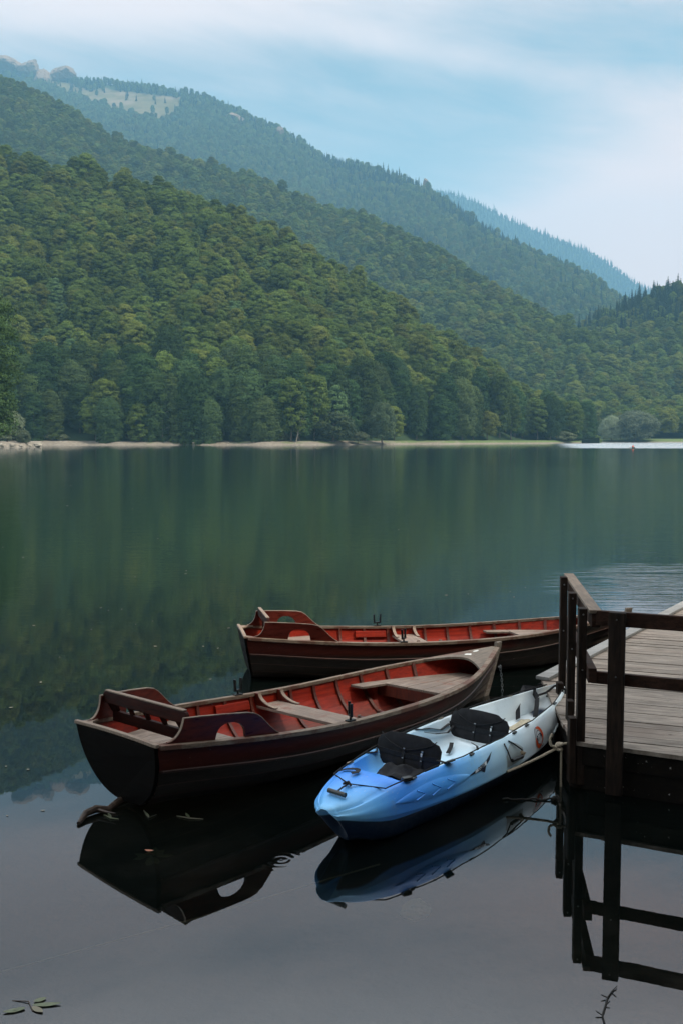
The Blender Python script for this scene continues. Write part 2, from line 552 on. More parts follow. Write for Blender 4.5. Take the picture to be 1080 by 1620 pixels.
# shore: sloping gravel below the trees
t = NT('shore_gravel')
o = t.obj()
f = t.noise(o, 0.9, 6, 0.75); g = t.noise(o, 0.05, 3, 0.5)
spz = t.n('ShaderNodeSeparateXYZ'); t.l(o, spz.inputs[0])
gravel = t.mix(t.mapr(f, 0.3, 0.7), (0.095, 0.082, 0.064), (0.26, 0.222, 0.178))
grass = t.mix(f, (0.06, 0.10, 0.03), (0.12, 0.15, 0.05))
gm = t.math('MAXIMUM', t.mapr(t.math('ADD', g, t.math('MULTIPLY', spz.outputs[0], 0.0016)), 0.44, 0.60), 0.0)
gm = t.math('MULTIPLY', gm, t.mapr(spz.outputs[2], 0.5, 1.0))
t.bsdf(t.mix(gm, gravel, grass), 0.9, 0.2, f, 0.8, 0.3)
M_GRAVEL = t.m


def shore_mesh(name, A, D, wid, zt, label, cat, back=30):
    sh = MB(); rows = []
    A = np.array(A); D = np.array(D)
    for q, zz in ((-.5, -1.2), (0, -.02), (.35, .35), (.7, .75), (1, 1.0), (1.15, 1.05), (1.5, 1.1)):
        row = []
        for i, (a, d) in enumerate(zip(A, D)):
            wv = wid * (0.75 + 0.5 * vnoise(np.array(i * .31), np.array(2.2), 8)) if q > 0 else wid
            dd = d + wv * min(q, 1.0) + max(0, q - 1) * back
            bump = (vnoise(np.array(i * .6), np.array(q * 3.1), 5) - .5) * .5 * (0 < q < 1.2)
            row.append((a * dd, dd, zz * zt + float(bump)))
        rows.append(row)
    sh.loft(rows)
    ob = sh.build(name, M_GRAVEL, smooth=True)
    return tag(ob, label, cat, kind='structure')


As = np.linspace(-.55, .24, 260)
Db = NEAR.D(As)[0] - 21 + (vnoise(As * 40, As * 0, 6) - .5) * 14 - 10 * np.exp(-((As - .12) / .03) ** 2)
shore_mesh('shore', As, Db, 13, 1.9, 'pale gravel beach below the trees on the far shore', 'beach')
Ae = np.linspace(.16, .6, 120)
shore_mesh('shore', Ae, np.full(120, 848.) + vnoise(Ae * 30, Ae * 0, 4) * 14, 22, 3.0, 'grassy bank at the far end of the lake', 'bank')
An = np.linspace(-.62, -.352, 20)
shore_mesh('shore', An, np.full(20, 222.0), 6, 1.2, 'strip of grassy land just outside the frame on the left', 'bank', 40)
# grassy spit coming in from the left
Ap = np.linspace(-.55, -.300, 60)
shore_mesh('shore', Ap, 350 + 30 * sst(-.318, -.300, Ap) + vnoise(Ap * 60, Ap * 0, 3) * 6, 9, 1.9 , 'low grassy spit with boulders on the left', 'spit', 60)

# ================================================================== VEGETATION
def leaf_mat(name, dark, light, warm, hue=0.5, trans=0.25):
    t = NT(name)
    oi = t.n('ShaderNodeObjectInfo')
    o = t.obj()
    f = t.noise(o, 0.33, 3, 0.6)
    c = t.mix(t.mapr(f, 0.3, 0.7), dark, light)
    c = t.mix(t.mapr(oi.outputs['Random'], 0.45, 1.0, 0, hue, False), c, warm)
    bri = t.mapr(t.math('FRACT', t.math('MULTIPLY', oi.outputs['Random'], 7.31)), 0, 1, 0.66, 1.32, False)
    mul = t.n('ShaderNodeVectorMath', operation='SCALE'); t.l(c, mul.inputs[0]); t.l(bri, mul.inputs['Scale'])
    d = t.n('ShaderNodeBsdfDiffuse'); t.l(mul.outputs[0], d.inputs['Color'])
    tr = t.n('ShaderNodeBsdfTranslucent'); t.l(mul.outputs[0], tr.inputs['Color'])
    m = t.n('ShaderNodeMixShader'); m.inputs[0].default_value = trans
    t.l(d.outputs[0], m.inputs[1]); t.l(tr.outputs[0], m.inputs[2]); t.l(m.outputs[0], t.out.inputs['Surface'])
    return t.m


M_LEAF = leaf_mat('beech_leaves', (0.074, 0.112, 0.026), (0.122, 0.168, 0.040), (0.165, 0.165, 0.036), 0.65, 0.35)
M_LEAF2 = leaf_mat('shaded_shore_leaves', (0.024, 0.050, 0.019), (0.050, 0.088, 0.029), (0.078, 0.100, 0.030), 0.6, 0.2)  # shade at the foot of the shore wood, put into darker leaves
M_LEAF3 = leaf_mat('dark_shaded_leaves', (0.032, 0.058, 0.022), (0.060, 0.098, 0.036), (0.090, 0.110, 0.040), 0.6, 0.2)  # same shade in the leaf colour; also serves the dark tree on the spit
M_LEAFPALE = leaf_mat('ash_leaves', (0.060, 0.105, 0.042), (0.095, 0.150, 0.060), (0.11, 0.15, 0.05), 0.4)
M_WILLOW = leaf_mat('willow_leaves', (0.085, 0.112, 0.070), (0.140, 0.168, 0.108), (0.15, 0.17, 0.10), 0.3)
M_WPALE = leaf_mat('silver_willow_leaves', (0.13, 0.165, 0.10), (0.20, 0.235, 0.155), (0.20, 0.23, 0.14), 0.3, .3)
M_SALLOW = leaf_mat('sallow_leaves', (0.046, 0.068, 0.034), (0.082, 0.108, 0.056), (0.09, 0.11, 0.05), 0.3)
M_BUSH = leaf_mat('bush_leaves', (0.07, 0.085, 0.045), (0.115, 0.13, 0.07), (0.12, 0.115, 0.06), 0.4)
M_YELLOW = leaf_mat('yellowing_leaves', (0.13, 0.125, 0.03), (0.20, 0.17, 0.04), (0.20, 0.14, 0.04), 0.3)
M_NEEDLE = leaf_mat('conifer_needles', (0.016, 0.036, 0.020), (0.032, 0.058, 0.030), (0.045, 0.060, 0.030), 0.4, 0.1)
M_BARK = plain('bark', (0.10, 0.085, 0.07), 0.9, 0.2, 0.4, 1.5)
M_DEADWOOD = plain('dead_wood', (0.17, 0.15, 0.125), 0.9, 0.2, 0.3, 2.0)


def leaf_mesh(name, P, N, size, mat, seed=0, asp=1.0):
    """many small leaf-clump faces at P facing roughly N"""
    rng = np.random.default_rng(seed)
    n = len(P)
    N = N / (np.linalg.norm(N, axis=1, keepdims=True) + 1e-9)
    rv = rng.normal(size=(n, 3))
    T = np.cross(N, rv); T /= np.linalg.norm(T, axis=1, keepdims=True) + 1e-9
    B = np.cross(N, T)
    s = (size * rng.uniform(.6, 1.35, n))[:, None] if np.isscalar(size) else (size * rng.uniform(.6, 1.35, n))[:, None]
    c = np.array([(-.5, -.35), (.1, -.6), (.55, -.05), (.2, .55), (-.45, .4)])
    k = len(c)
    V = np.empty((n, k, 3))
    for j, (x, y) in enumerate(c):
        jx = x + rng.uniform(-.12, .12, n); jy = y + rng.uniform(-.12, .12, n)
        V[:, j] = P + T * s * jx[:, None] * asp + B * s * jy[:, None] - N * s * (0.12 * (abs(x) + abs(y)))
    me = bpy.data.meshes.new(name)
    me.vertices.add(n * k); me.loops.add(n * k); me.polygons.add(n)
    me.vertices.foreach_set('co', V.astype(np.float32).reshape(-1))
    me.loops.foreach_set('vertex_index', np.arange(n * k, dtype=np.int32))
    me.polygons.foreach_set('loop_start', np.arange(0, n * k, k, dtype=np.int32))
    me.update(calc_edges=True)
    me.materials.append(mat)
    return me


def broad_crown(name, seed, h=27., r=7.2, base=2.5, nb=46, nl=150, leaf=.62, mat=None, flat=.72, skirt=.5, dome=.62, rough=1.0):
    """rounded crown: leaf clumps on a dome with a skirt of lower boughs; gaps and hollows between the clumps"""
    rng = np.random.default_rng(seed)
    P = []; Nn = []
    zc = base + (h - base) * (1 - dome)                 # where the dome springs from
    n_dome = int(nb * (1 - skirt)); n_sk = nb - n_dome
    lean = rng.normal(0, .5, 2)
    for i in range(nb):
        rb = r * rng.uniform(.25, .40) * rough
        a = i * 2.39996 + rng.uniform(-.5, .5)
        if i < n_dome:
            q = (i + .5) / n_dome
            cz = 1 - q * .92; cr = math.sqrt(max(0, 1 - cz * cz))
            k = rng.uniform(.80, 1.0)
            c = np.array([math.cos(a) * cr * (r - rb * .7) * k + lean[0], math.sin(a) * cr * (r - rb * .7) * k + lean[1], zc + cz * (h - zc - rb * .7) * k])
        else:
            q = (i - n_dome + .5) / n_sk
            k = rng.uniform(.70, 1.02)
            rr_ = (r - rb * .7) * (1 - .28 * (1 - q) ** 1.5 if False else 1 - .25 * q ** 1.6) * k
            c = np.array([math.cos(a) * rr_, math.sin(a) * rr_, zc - (zc - base - rb * .4) * q])
        n = int(nl * (rb / (r * .32)) ** 2)
        d = rng.normal(size=(n, 3)); d /= np.linalg.norm(d, axis=1, keepdims=True)
        d[:, 2] = np.where(d[:, 2] < -.3, -d[:, 2] * .8, d[:, 2])
        sc = rng.uniform(.74, 1.06, n)[:, None]
        lob = 1 + .20 * np.sin(d[:, :1] * 6 + i) * np.cos(d[:, 1:2] * 7 + i * 2) + .10 * np.sin(d[:, 2:3] * 11 + i * 3)
        p = c + d * sc * lob * rb * np.array([1, 1, flat])
        outw = np.array([math.cos(a), math.sin(a), .3])
        P.append(p); Nn.append(d * np.array([1, 1, 1.4]) + outw * .25 + rng.normal(0, .40, (n, 3)))
    return leaf_mesh(name, np.concatenate(P), np.concatenate(Nn), leaf, mat, seed)


def conifer_crown(name, seed, h=30., r=3.6, base=2.5, mat=None, leaf=.7, n_tier=26, dens=1.0):
    rng = np.random.default_rng(seed)
    P = []; Nn = []
    for i in range(n_tier):
        tt = i / (n_tier - 1)
        z = base + (h - base) * tt
        Rr = r * (1 - tt) ** .85 * rng.uniform(.8, 1.15) + .18
        nbr = max(3, int(9 * (1 - tt) + 3))
        for b in range(nbr):
            a = b * 2 * PI / nbr + i * 1.1 + rng.uniform(-.25, .25)
            L = Rr * rng.uniform(.7, 1.1)
            n = max(2, int(5 * L * dens))
            q = rng.uniform(.12, 1, n)
            wv = rng.normal(0, .22, n) * L * .6
            x = np.cos(a) * L * q - np.sin(a) * wv; y = np.sin(a) * L * q + np.cos(a) * wv
            zz = z - .32 * L * q ** 1.4 + rng.normal(0, .12, n)
            P.append(np.stack([x, y, zz], 1))
            Nn.append(np.stack([np.cos(a) * .55 + rng.normal(0, .3, n), np.sin(a) * .55 + rng.normal(0, .3, n), np.full(n, .9)], 1))
    return leaf_mesh(name, np.concatenate(P), np.concatenate(Nn), leaf, mat, seed, 1.2)


def trunk_mesh(name, h, r0, seed, limbs=7, mat=None, lean=0.0):
    rng = np.random.default_rng(seed)
    mb = MB()
    pts = [Vector((lean * (k / 8) ** 1.4 * h + rng.normal(0, .12), rng.normal(0, .12), -1.0 + (h + 1) * k / 8)) for k in range(9)]
    mb.tube(pts, [r0 * (1.25 if k == 0 else 1 - .1 * k) for k in range(9)], 7)
    for i in range(limbs):
        k = 2.5 + 4.8 * i / max(1, limbs - 1)
        p = pts[int(k)].lerp(pts[int(k) + 1], k - int(k))
        a = i * 2.4 + rng.uniform(0, 1)
        L = h * rng.uniform(.14, .24)
        q = [p + Vector((math.cos(a) * L * s, math.sin(a) * L * s, L * (.5 * s + .35 * s * s))) for s in (0, .35, .7, 1)]
        mb.tube(q, [r0 * .38, r0 * .28, r0 * .18, r0 * .07], 5)
    me = bpy.data.meshes.new(name)
    me.from_pydata(mb.v, [], mb.f)
    me.materials.append(mat or M_BARK)
    return me


BROAD = [broad_crown('crown', 1, 25, 7.2, 4.0, 50, 230, .46, M_LEAF, .72, .42, .60),
         broad_crown('crown', 2, 27, 7.8, 4.5, 56, 230, .48, M_LEAF, .66, .45, .55),
         broad_crown('crown', 3, 24, 8.0, 4.0, 54, 230, .48, M_LEAF, .75, .40, .62),
         broad_crown('crown', 4, 26, 6.8, 4.0, 50, 230, .44, M_LEAF, .68, .48, .55),
         broad_crown('crown', 5, 23, 6.6, 4.0, 46, 230, .46, M_LEAFPALE, .72, .42, .60),
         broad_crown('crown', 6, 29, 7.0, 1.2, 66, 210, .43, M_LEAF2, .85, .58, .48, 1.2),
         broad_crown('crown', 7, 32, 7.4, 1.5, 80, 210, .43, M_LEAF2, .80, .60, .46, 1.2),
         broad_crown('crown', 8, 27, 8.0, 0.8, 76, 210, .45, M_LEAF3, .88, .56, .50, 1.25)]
BTRUNK = [trunk_mesh('trunk', 22, .42, 21), trunk_mesh('trunk', 25, .48, 22), trunk_mesh('trunk', 20, .45, 23), trunk_mesh('trunk', 23, .40, 24), trunk_mesh('trunk', 19, .36, 25), trunk_mesh('trunk', 24, .48, 26), trunk_mesh('trunk', 27, .50, 27), trunk_mesh('trunk', 22, .50, 28)]
CONI = [conifer_crown('crown', 31, 29, 4.7, 2.0, M_NEEDLE, .7, 26, 1.3), conifer_crown('crown', 32, 25, 4.2, 1.5, M_NEEDLE, .7, 24, 1.3), conifer_crown('crown', 33, 32, 5.2, 3.0, M_NEEDLE, .8, 26, 1.1)]
CTRUNK = [trunk_mesh('trunk', 29, .34, 41, 0), trunk_mesh('trunk', 25, .30, 42, 0), trunk_mesh('trunk', 32, .38, 43, 0)]


def part(name, me, parent, mat=None):
    o = bpy.data.objects.new(name, me)
    COL.objects.link(o)
    o.parent = parent
    return o


def tree(name, crown, trunk, loc, sc, rz, label, cat='tree', group=None):
    e = empty(name, loc, rz)
    e.scale = (sc[0], sc[0], sc[1])
    part('trunk', trunk, e); part('crown', crown, e)
    return tag(e, label, cat, group)


def scatter(h, a0, a1, sp, q0=0.0, q1=1.12, seed=0, jit=.75):
    rng = np.random.default_rng(seed)
    dmin = h.D(np.linspace(a0, a1, 30))[0].min(); dmax = h.D(np.linspace(a0, a1, 30))[1].max() * 1.1
    ds = np.arange(dmin - 40, dmax, sp)
    out = []
    for k, d in enumerate(ds):
        a = np.arange(a0, a1, sp / d) + (k % 2) * .5 * sp / d
        a = a + rng.uniform(-.5, .5, len(a)) * jit * sp / d
        dd = d + rng.uniform(-.5, .5, len(a)) * jit * sp
        db, dc = h.D(a)
        q = (dd - db) / (dc - db)
        ok = (q > q0) & (q < q1)
        a, dd, q = a[ok], dd[ok], q[ok]
        out.append(np.stack([a, dd, q, h.z(a, dd)], 1))
    return np.concatenate(out)


def forest(name, pts, scl, idx, protos, label, cat='forest', seed=0):
    """one object: points with crowns of the shore trees set on them"""
    rng = np.random.default_rng(seed)
    n = len(pts)
    me = bpy.data.meshes.new(name)
    me.from_pydata([(float(a * d), float(d), float(z)) for a, d, q, z in pts], [], [])
    A = me.attributes.new('size', 'FLOAT_VECTOR', 'POINT'); A.data.foreach_set('vector', np.asarray(scl, np.float32).reshape(-1))
    A = me.attributes.new('turn', 'FLOAT_VECTOR', 'POINT')
    tv = np.zeros((n, 3), np.float32); tv[:, 2] = rng.uniform(0, 2 * PI, n); tv[:, :2] = rng.normal(0, .04, (n, 2))
    A.data.foreach_set('vector', tv.reshape(-1))
    A = me.attributes.new('kind_no', 'INT', 'POINT'); A.data.foreach_set('value', np.asarray(idx, np.int32))
    ob = bpy.data.objects.new(name, me)
    COL.objects.link(ob)
    g = bpy.data.node_groups.new(name, 'GeometryNodeTree')
    g.interface.new_socket('Geometry', in_out='INPUT', socket_type='NodeSocketGeometry')
    g.interface.new_socket('Geometry', in_out='OUTPUT', socket_type='NodeSocketGeometry')
    gi = g.nodes.new('NodeGroupInput'); go = g.nodes.new('NodeGroupOutput')
    ip = g.nodes.new('GeometryNodeInstanceOnPoints')
    jo = g.nodes.new('GeometryNodeJoinGeometry')
    for p in protos[::-1]:
        oi = g.nodes.new('GeometryNodeObjectInfo'); oi.transform_space = 'ORIGINAL'
        oi.inputs['Object'].default_value = p; oi.inputs['As Instance'].default_value = True
        g.links.new(oi.outputs['Geometry'], jo.inputs[0])

    def attr(nm, typ):
        nd = g.nodes.new('GeometryNodeInputNamedAttribute'); nd.data_type = typ; nd.inputs['Name'].default_value = nm
        return nd.outputs['Attribute']
    er = g.nodes.new('FunctionNodeEulerToRotation')
    g.links.new(attr('turn', 'FLOAT_VECTOR'), er.inputs[0])
    g.links.new(gi.outputs[0], ip.inputs['Points']); g.links.new(jo.outputs[0], ip.inputs['Instance'])
    ip.inputs['Pick Instance'].default_value = True
    g.links.new(attr('kind_no', 'INT'), ip.inputs['Instance Index'])
    g.links.new(er.outputs[0], ip.inputs['Rotation']); g.links.new(attr('size', 'FLOAT_VECTOR'), ip.inputs['Scale'])
    g.links.new(ip.outputs[0], go.inputs[0])
    md = ob.modifiers.new('trees', 'NODES'); md.node_group = g
    return tag(ob, label, cat, kind='stuff')


# --- the 260 broadleaf trees nearest the water, each a tree of its own
pn = scatter(NEAR, -.5, .246, 8.9, -0.035, 1.04, 51, .95)
pn = pn[~((pn[:, 1] - NEAR.D(pn[:, 0])[0] < 30) & (np.random.default_rng(3).random(len(pn)) < .28))]
front = np.where((np.abs(pn[:, 0]) < .352))[0]
front = front[np.argsort((pn[front, 1] - NEAR.D(pn[front, 0])[0]) / 1.0)][:258]
msk = np.zeros(len(pn), bool); msk[front] = True
rg = np.random.default_rng(77)
shore_crowns = {}
gap = [atz(x, 700, 0) for x in ()]
for i in front:
    a, d, q, z = pn[i]
    row = (d - NEAR.D(a)[0])
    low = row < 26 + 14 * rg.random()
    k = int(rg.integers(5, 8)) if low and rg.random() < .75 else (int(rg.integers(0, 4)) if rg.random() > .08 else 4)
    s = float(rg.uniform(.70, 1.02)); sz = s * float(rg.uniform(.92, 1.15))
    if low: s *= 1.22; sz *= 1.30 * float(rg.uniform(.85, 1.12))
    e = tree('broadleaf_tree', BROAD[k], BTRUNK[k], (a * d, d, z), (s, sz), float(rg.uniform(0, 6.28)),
             'tall full broadleaf tree at the foot of the wood on the far beach' if low else 'lighter green round crowned broadleaf tree in the wood above the beach', 'tree',
             'tall broadleaf trees along the far beach' if low else 'lighter broadleaf trees above the beach')
    shore_crowns.setdefault(k, [c for c in e.children if c.name.startswith('crown')][0])
for k in range(8):
    if k not in shore_crowns:
        raise RuntimeError('crown kind missing')
CR = [shore_crowns[k] for k in range(5)]
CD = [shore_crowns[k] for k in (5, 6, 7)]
# --- conifers standing clear on the ridges, each a tree of its own
con_crowns = {}
con_spots = []
for px, py in [(768, 385), (800, 400), (822, 412), (846, 425), (868, 438), (886, 450), (893, 452), (905, 460), (938, 468), (950, 476), (958, 474)]:
    con_spots.append((px, py, 2600.0))
for j, (px, py, d) in enumerate(con_spots):
    r_ = ray(px, py); a = r_[0] / r_[1]
    # stand it on the high mountain where that line of sight meets the ground
    dd = np.linspace(HIGH.D(a)[0], HIGH.D(a)[1], 400)
    zz = HIGH.z(np.full(400, a), dd)
    tt = (zz + 20 - H) / dd
    kk = int(np.argmin(np.abs(tt - r_[2] / r_[1])))
    k = j % 3; s = 1.25 + .4 * ((j * 37) % 10) / 10
    e = tree('conifer_tree', CONI[k], CTRUNK[k], (a * dd[kk], dd[kk], zz[kk] - 1), (s * 1.1, s * 1.25), j * 1.3,
             'tall dark conifer standing above the other trees on the far slope', 'tree', 'tall conifers on the far slope')
    con_crowns.setdefault(k, [c for c in e.children if c.name.startswith('crown')][0])
CC = [con_crowns[k] for k in range(3)]


def broad_forest(name, pts, seed, label, smin=.75, smax=1.1, conif=None, cscale=1.0):
    rng = np.random.default_rng(seed)
    n = len(pts)
    s = rng.uniform(smin, smax, n) * (1 + .22 * (vnoise(pts[:, 0] * pts[:, 1] / 40, pts[:, 1] / 40, 31) - .5)) * np.where(rng.random(n) < .12, 1.22, 1)
    sc = np.stack([s, s, s * rng.uniform(.9, 1.15, n)], 1)
    idx = rng.integers(0, 4, n); idx[rng.random(n) < .07] = 4
    prot = list(CR)
    if conif is not None:
        cm = rng.random(n) < conif(pts)
        idx[cm] = 5 + rng.integers(0, 3, cm.sum())
        sc[cm] *= cscale
        prot = prot + CC
    return forest(name, pts, sc, idx, prot, label, 'forest', seed)


broad_forest('broadleaf_forest', pn[~msk], 61, 'unbroken broadleaf forest covering the lower slope', .64, .96)
pm = scatter(MID, -.5, .48, 10.5, 0.0, 1.05, 52)
broad_forest('broadleaf_forest', pm, 62, 'unbroken broadleaf forest covering the long shoulder behind', .82, 1.15)
pr = scatter(RIGHT, .05, .5, 10.0, -0.02, 1.06, 53)
broad_forest('mixed_forest', pr, 63, 'mixed forest on the hillside closing the end of the lake', .75, 1.05,
             lambda p: np.where(vnoise(p[:, 0] * p[:, 1] / 90, p[:, 1] / 120, 9) * .5 + p[:, 2] * .75 > .72, .75, .06), 1.0)
ph = scatter(HIGH, -.45, .45, 14.0, 0.0, 1.04, 54)
tz_ = (ph[:, 3] - H) / ph[:, 1]
keep = ~((inside(MEADOW, ph[:, 0] + (vnoise(ph[:, 0] * 300, tz_ * 400, 71) - .5) * .012, tz_ + (vnoise(ph[:, 0] * 260, tz_ * 300, 72) - .5) * .008) & (RNG.random(len(ph)) < .965)) | (inside(MEADOW2, ph[:, 0], tz_) & (RNG.random(len(ph)) < .85)))
keep &= ~((ph[:, 0] < np.interp(0, [0], [crest_table([(105, 112)])[0][0]])) & (tz_ > crest_table([(50, 133)])[1][0]) & (RNG.random(len(ph)) < .8))
ph = ph[keep]
broad_forest('mixed_forest', ph, 64, 'hazy mixed forest on the high mountain', .9, 1.25,
             lambda p: np.clip(np.where(p[:, 2] > .88, .45, 0) + np.where(vnoise(p[:, 0] * p[:, 1] / 120 + 7, p[:, 1] / 160, 12) * .6 + (p[:, 0] > -.02) * .22 > .52, .42, .04), 0, .9), .85)
pb = scatter(BLUE, .03, .36, 23.0, 0.35, 1.03, 55)
broad_forest('conifer_forest', pb, 65, 'conifer forest on the farthest blue ridge', .8, 1.1, lambda p: np.full(len(p), .8), 1.5)


# --- single trees and bushes one can tell apart along the shore
def shore_at(px, back=0.0, py=None):
    a = (px - 540) / F / (CT + (810 - 697) / F * ST)
    d = float(NEAR.D(a)[0]) + back
    return Vector((a * d, d, max(2.0, float(NEAR.z(np.array(a), np.array(d))))))


WILLOW = broad_crown('crown', 101, 13, 6.5, .3, 50, 190, .40, M_WILLOW, .8, .45, .6)
WTRUNK = trunk_mesh('trunk', 8, .35, 102, 5)
SALLOW = broad_crown('foliage', 109, 13, 6.5, .3, 60, 230, .32, M_SALLOW, .95, .5, .6, .85)
WBIG = broad_crown('crown', 107, 27, 17, .5, 90, 260, .70, M_WPALE, .8, .45, .6)
WBTR = trunk_mesh('trunk', 18, .8, 108, 7)
BUSH = broad_crown('crown', 103, 5.5, 4.2, .1, 28, 150, .34, M_BUSH, .75, .4, .7)
BSTEM = trunk_mesh('stem', 3, .12, 104, 5)
YEL = broad_crown('crown', 105, 20, 5.0, 3, 36, 130, .5, M_YELLOW, .7, .42, .6)
BIG = broad_crown('crown', 106, 34, 8.0, 1.0, 110, 260, .30, M_LEAF3, .6, .66, .42)


def shrub(name, me, stem, loc, s, rz, label, cat):
    e = empty(name, loc, rz); e.scale = (s[0], s[0], s[1])
    part('stem', stem, e); part('foliage', me, e)
    return tag(e, label, cat)


def P_at(px, d, z):
    r = ray(px, 700); a = r[0] / r[1]
    return (a * d, d, z)


tree('broadleaf_tree', BIG, BTRUNK[1], P_at(-22, 236, 1.2), (1.05, 1.15), 1.0, 'tall dark tree on the grassy spit with leaves cut by the frame', 'tree')
tree('willow_tree', WILLOW, WTRUNK, P_at(12, 368, 1.4), (.92, .98), 2.0, 'grey green willow below the tall dark tree on the spit', 'tree')
shrub('willow_bush', WILLOW, WTRUNK, P_at(38, 362, 1.2), (.42, .40), .5, 'low grey green bush at the tip of the boulder spit', 'bush')
tree('willow_tree', WBIG, WBTR, P_at(1003, 862, 1.2), (1.15, 1.02), .3, 'large silvery willow alone on the bank at the end of the lake', 'tree')
tree('willow_tree', WBIG, WBTR, P_at(966, 864, 1.2), (.66, .86), 1.3, 'smaller silvery willow beside the large one on the bank', 'tree')
shrub('willow_bush', SALLOW, WTRUNK, P_at(527, 502, 1.8), (2.0, 1.15), 3.3, 'broad pale bush beside the leaning dead trunk', 'bush')
shrub('willow_bush', SALLOW, WTRUNK, P_at(604, 522, 1.8), (1.2, 1.6), 4.0, 'upright pale bush with feathery top at the water edge', 'bush')
shrub('willow_bush', BUSH, BSTEM, P_at(566, 512, 1.6), (1.2, 1.0), 1.0, 'small drab bush between the two pale bushes', 'bush')
shrub('low_bush', BUSH, BSTEM, P_at(893, 690, 2.0), (2.0, 1.2), 2.2, 'brownish bush at the tip of the wooded point', 'bush')
for j, (px, s) in enumerate([(78, .9), (100, .7), (215, 1.1), (232, .8), (385, .8), (445, 1.0)]):
    shrub('low_bush', BUSH, BSTEM, tuple(shore_at(px, -3)), (s, s * .9), j * 1.1, None, 'bush')
    tag(COL.objects[-1].parent if False else [o for o in COL.objects if o.name.startswith('low_bush')][-1],
        'low green bush at the foot of the wood along the gravel beach', 'bush', 'low bushes along the gravel beach')
yl = shore_at(1028, 0)
tree('broadleaf_tree', YEL, BTRUNK[4], P_at(1018, 960, 14), (.9, .9), .4, 'rust coloured tree among green ones at the end of the lake', 'tree')
_d = 640.; tree('broadleaf_tree', YEL, BTRUNK[4], P_at(222, 575, float(NEAR.z(np.array(P_at(222, 575, 0)[0] / 575), np.array(575.))) + 7), (.7, .8), 2.4, 'small yellowing crown in the wood on the left slope', 'tree')


def dead_tree(name, loc, hh, lean, seed, label):
    rng = np.random.default_rng(seed)
    e = empty(name, loc, 0)
    mb = MB()
    pts = [Vector((lean * hh * (k / 7) + rng.normal(0, .1), rng.normal(0, .1), -.5 + hh * k / 7)) for k in range(8)]
    mb.tube(pts, [.34 - .038 * k for k in range(8)], 7)
    mb.build('trunk', M_DEADWOOD, e, True)
    for i in range(9):
        k = 2 + i * .5
        p = pts[int(k)].lerp(pts[int(k) + 1], k - int(k))
        a = i * 2.4; L = hh * rng.uniform(.13, .28)
        q = [p + Vector((math.cos(a) * L * s, math.sin(a) * L * s * .8, L * .55 * s + rng.normal(0, .1))) for s in (0, .4, .75, 1)]
        MB().tube(q, [.13, .09, .06, .02], 5).build('branch', M_DEADWOOD, e, True)
    return tag(e, label, 'dead tree')


dead_tree('dead_tree', tuple(shore_at(468, -8)), 12, .28, 3, 'bleached dead trunk leaning over the beach beside a pale bush')
dead_tree('dead_tree', tuple(shore_at(258, -9)), 20, -.02, 5, 'bare grey dead tree upright in front of the dark wood')
dead_tree('dead_tree', tuple(shore_at(748, 2)), 24, .01, 8, 'slender bare trunk rising in the wood above the grassy point')


# --- rocks
M_ROCK = plain('pale_rock', (0.25, 0.22, 0.18), 0.9, 0.2, 0.35, 0.6, 0, 0.6)
M_CLIFF = plain('cliff_rock', (0.21, 0.15, 0.112), 0.95, 0.1, 0.4, 0.05, 0, 0.8)


def rock_mesh(name, seed, mat, sub=3):
    import bmesh
    bm = bmesh.new()
    bmesh.ops.create_icosphere(bm, subdivisions=sub, radius=1)
    rng = np.random.default_rng(seed)
    cuts = [(Vector(rng.normal(size=3)).normalized(), rng.uniform(.55, .85)) for _ in range(11)]
    for v in bm.verts:
        for n_, d_ in cuts:
            e = v.co.dot(n_) - d_
            if e > 0: v.co -= n_ * e * .9
        v.co += Vector(rng.normal(0, .025, 3))
    me = bpy.data.meshes.new(name); bm.to_mesh(me); bm.free()
    me.materials.append(mat)
    return me


ROCKS = [rock_mesh('boulder', s, M_ROCK) for s in (1, 2, 3)]
for j, (px, d, sx_, sz_, lab) in enumerate([(60, 352, 1.7, .8, 'largest pale boulder at the tip of the grassy spit'), (48, 350, .9, .6, 'rounded pale boulder beside the largest one on the spit'),
                                           (20, 352, 1.2, .9, 'pale boulder half in the grass of the spit'), (3, 352, 1.3, .9, 'pale boulder at the frame edge on the spit'), (34, 350, .8, .45, 'small flat boulder at the water edge of the spit')]):
    o = bpy.data.objects.new('boulder', ROCKS[j % 3]); COL.objects.link(o)
    o.location = P_at(px, d, .45 + sz_ * .3); o.scale = (sx_, sx_ * .8, sz_); o.rotation_euler = (0, 0, j * 1.7)
    tag(o, lab, 'boulder')
rg = np.random.default_rng(5)
for j in range(26):
    px = float(rg.uniform(64, 500)); p = shore_at(px, -15 + float(rg.uniform(-2, 6)))
    o = bpy.data.objects.new('boulder', ROCKS[j % 3]); COL.objects.link(o)
    s = float(rg.uniform(.35, .9)); o.location = (p.x, p.y, .5 + float(rg.uniform(0, .8))); o.scale = (s * 1.4, s, s * .7); o.rotation_euler = (0, 0, j)
    tag(o, 'small pale stone lying on the gravel beach', 'boulder', 'stones on the gravel beach')


def outcrop(px, py, wd, ht, seed, label):
    r_ = ray(px, py); a = r_[0] / r_[1]
    dd = np.linspace(HIGH.D(a)[0], HIGH.D(a)[1], 600); zz = HIGH.z(np.full(600, a), dd)
    kk = int(np.argmin(np.abs((zz - H) / dd - r_[2] / r_[1])))
    o = bpy.data.objects.new('rock_outcrop', rock_mesh('rock_outcrop', seed, M_CLIFF, 4)); COL.objects.link(o)
    o.location = (a * dd[kk], dd[kk] - 6, zz[kk] + ht * .42); o.scale = (wd, wd * .8, ht); o.rotation_euler = (0.2, 0, seed)
    return tag(o, label, 'rock')


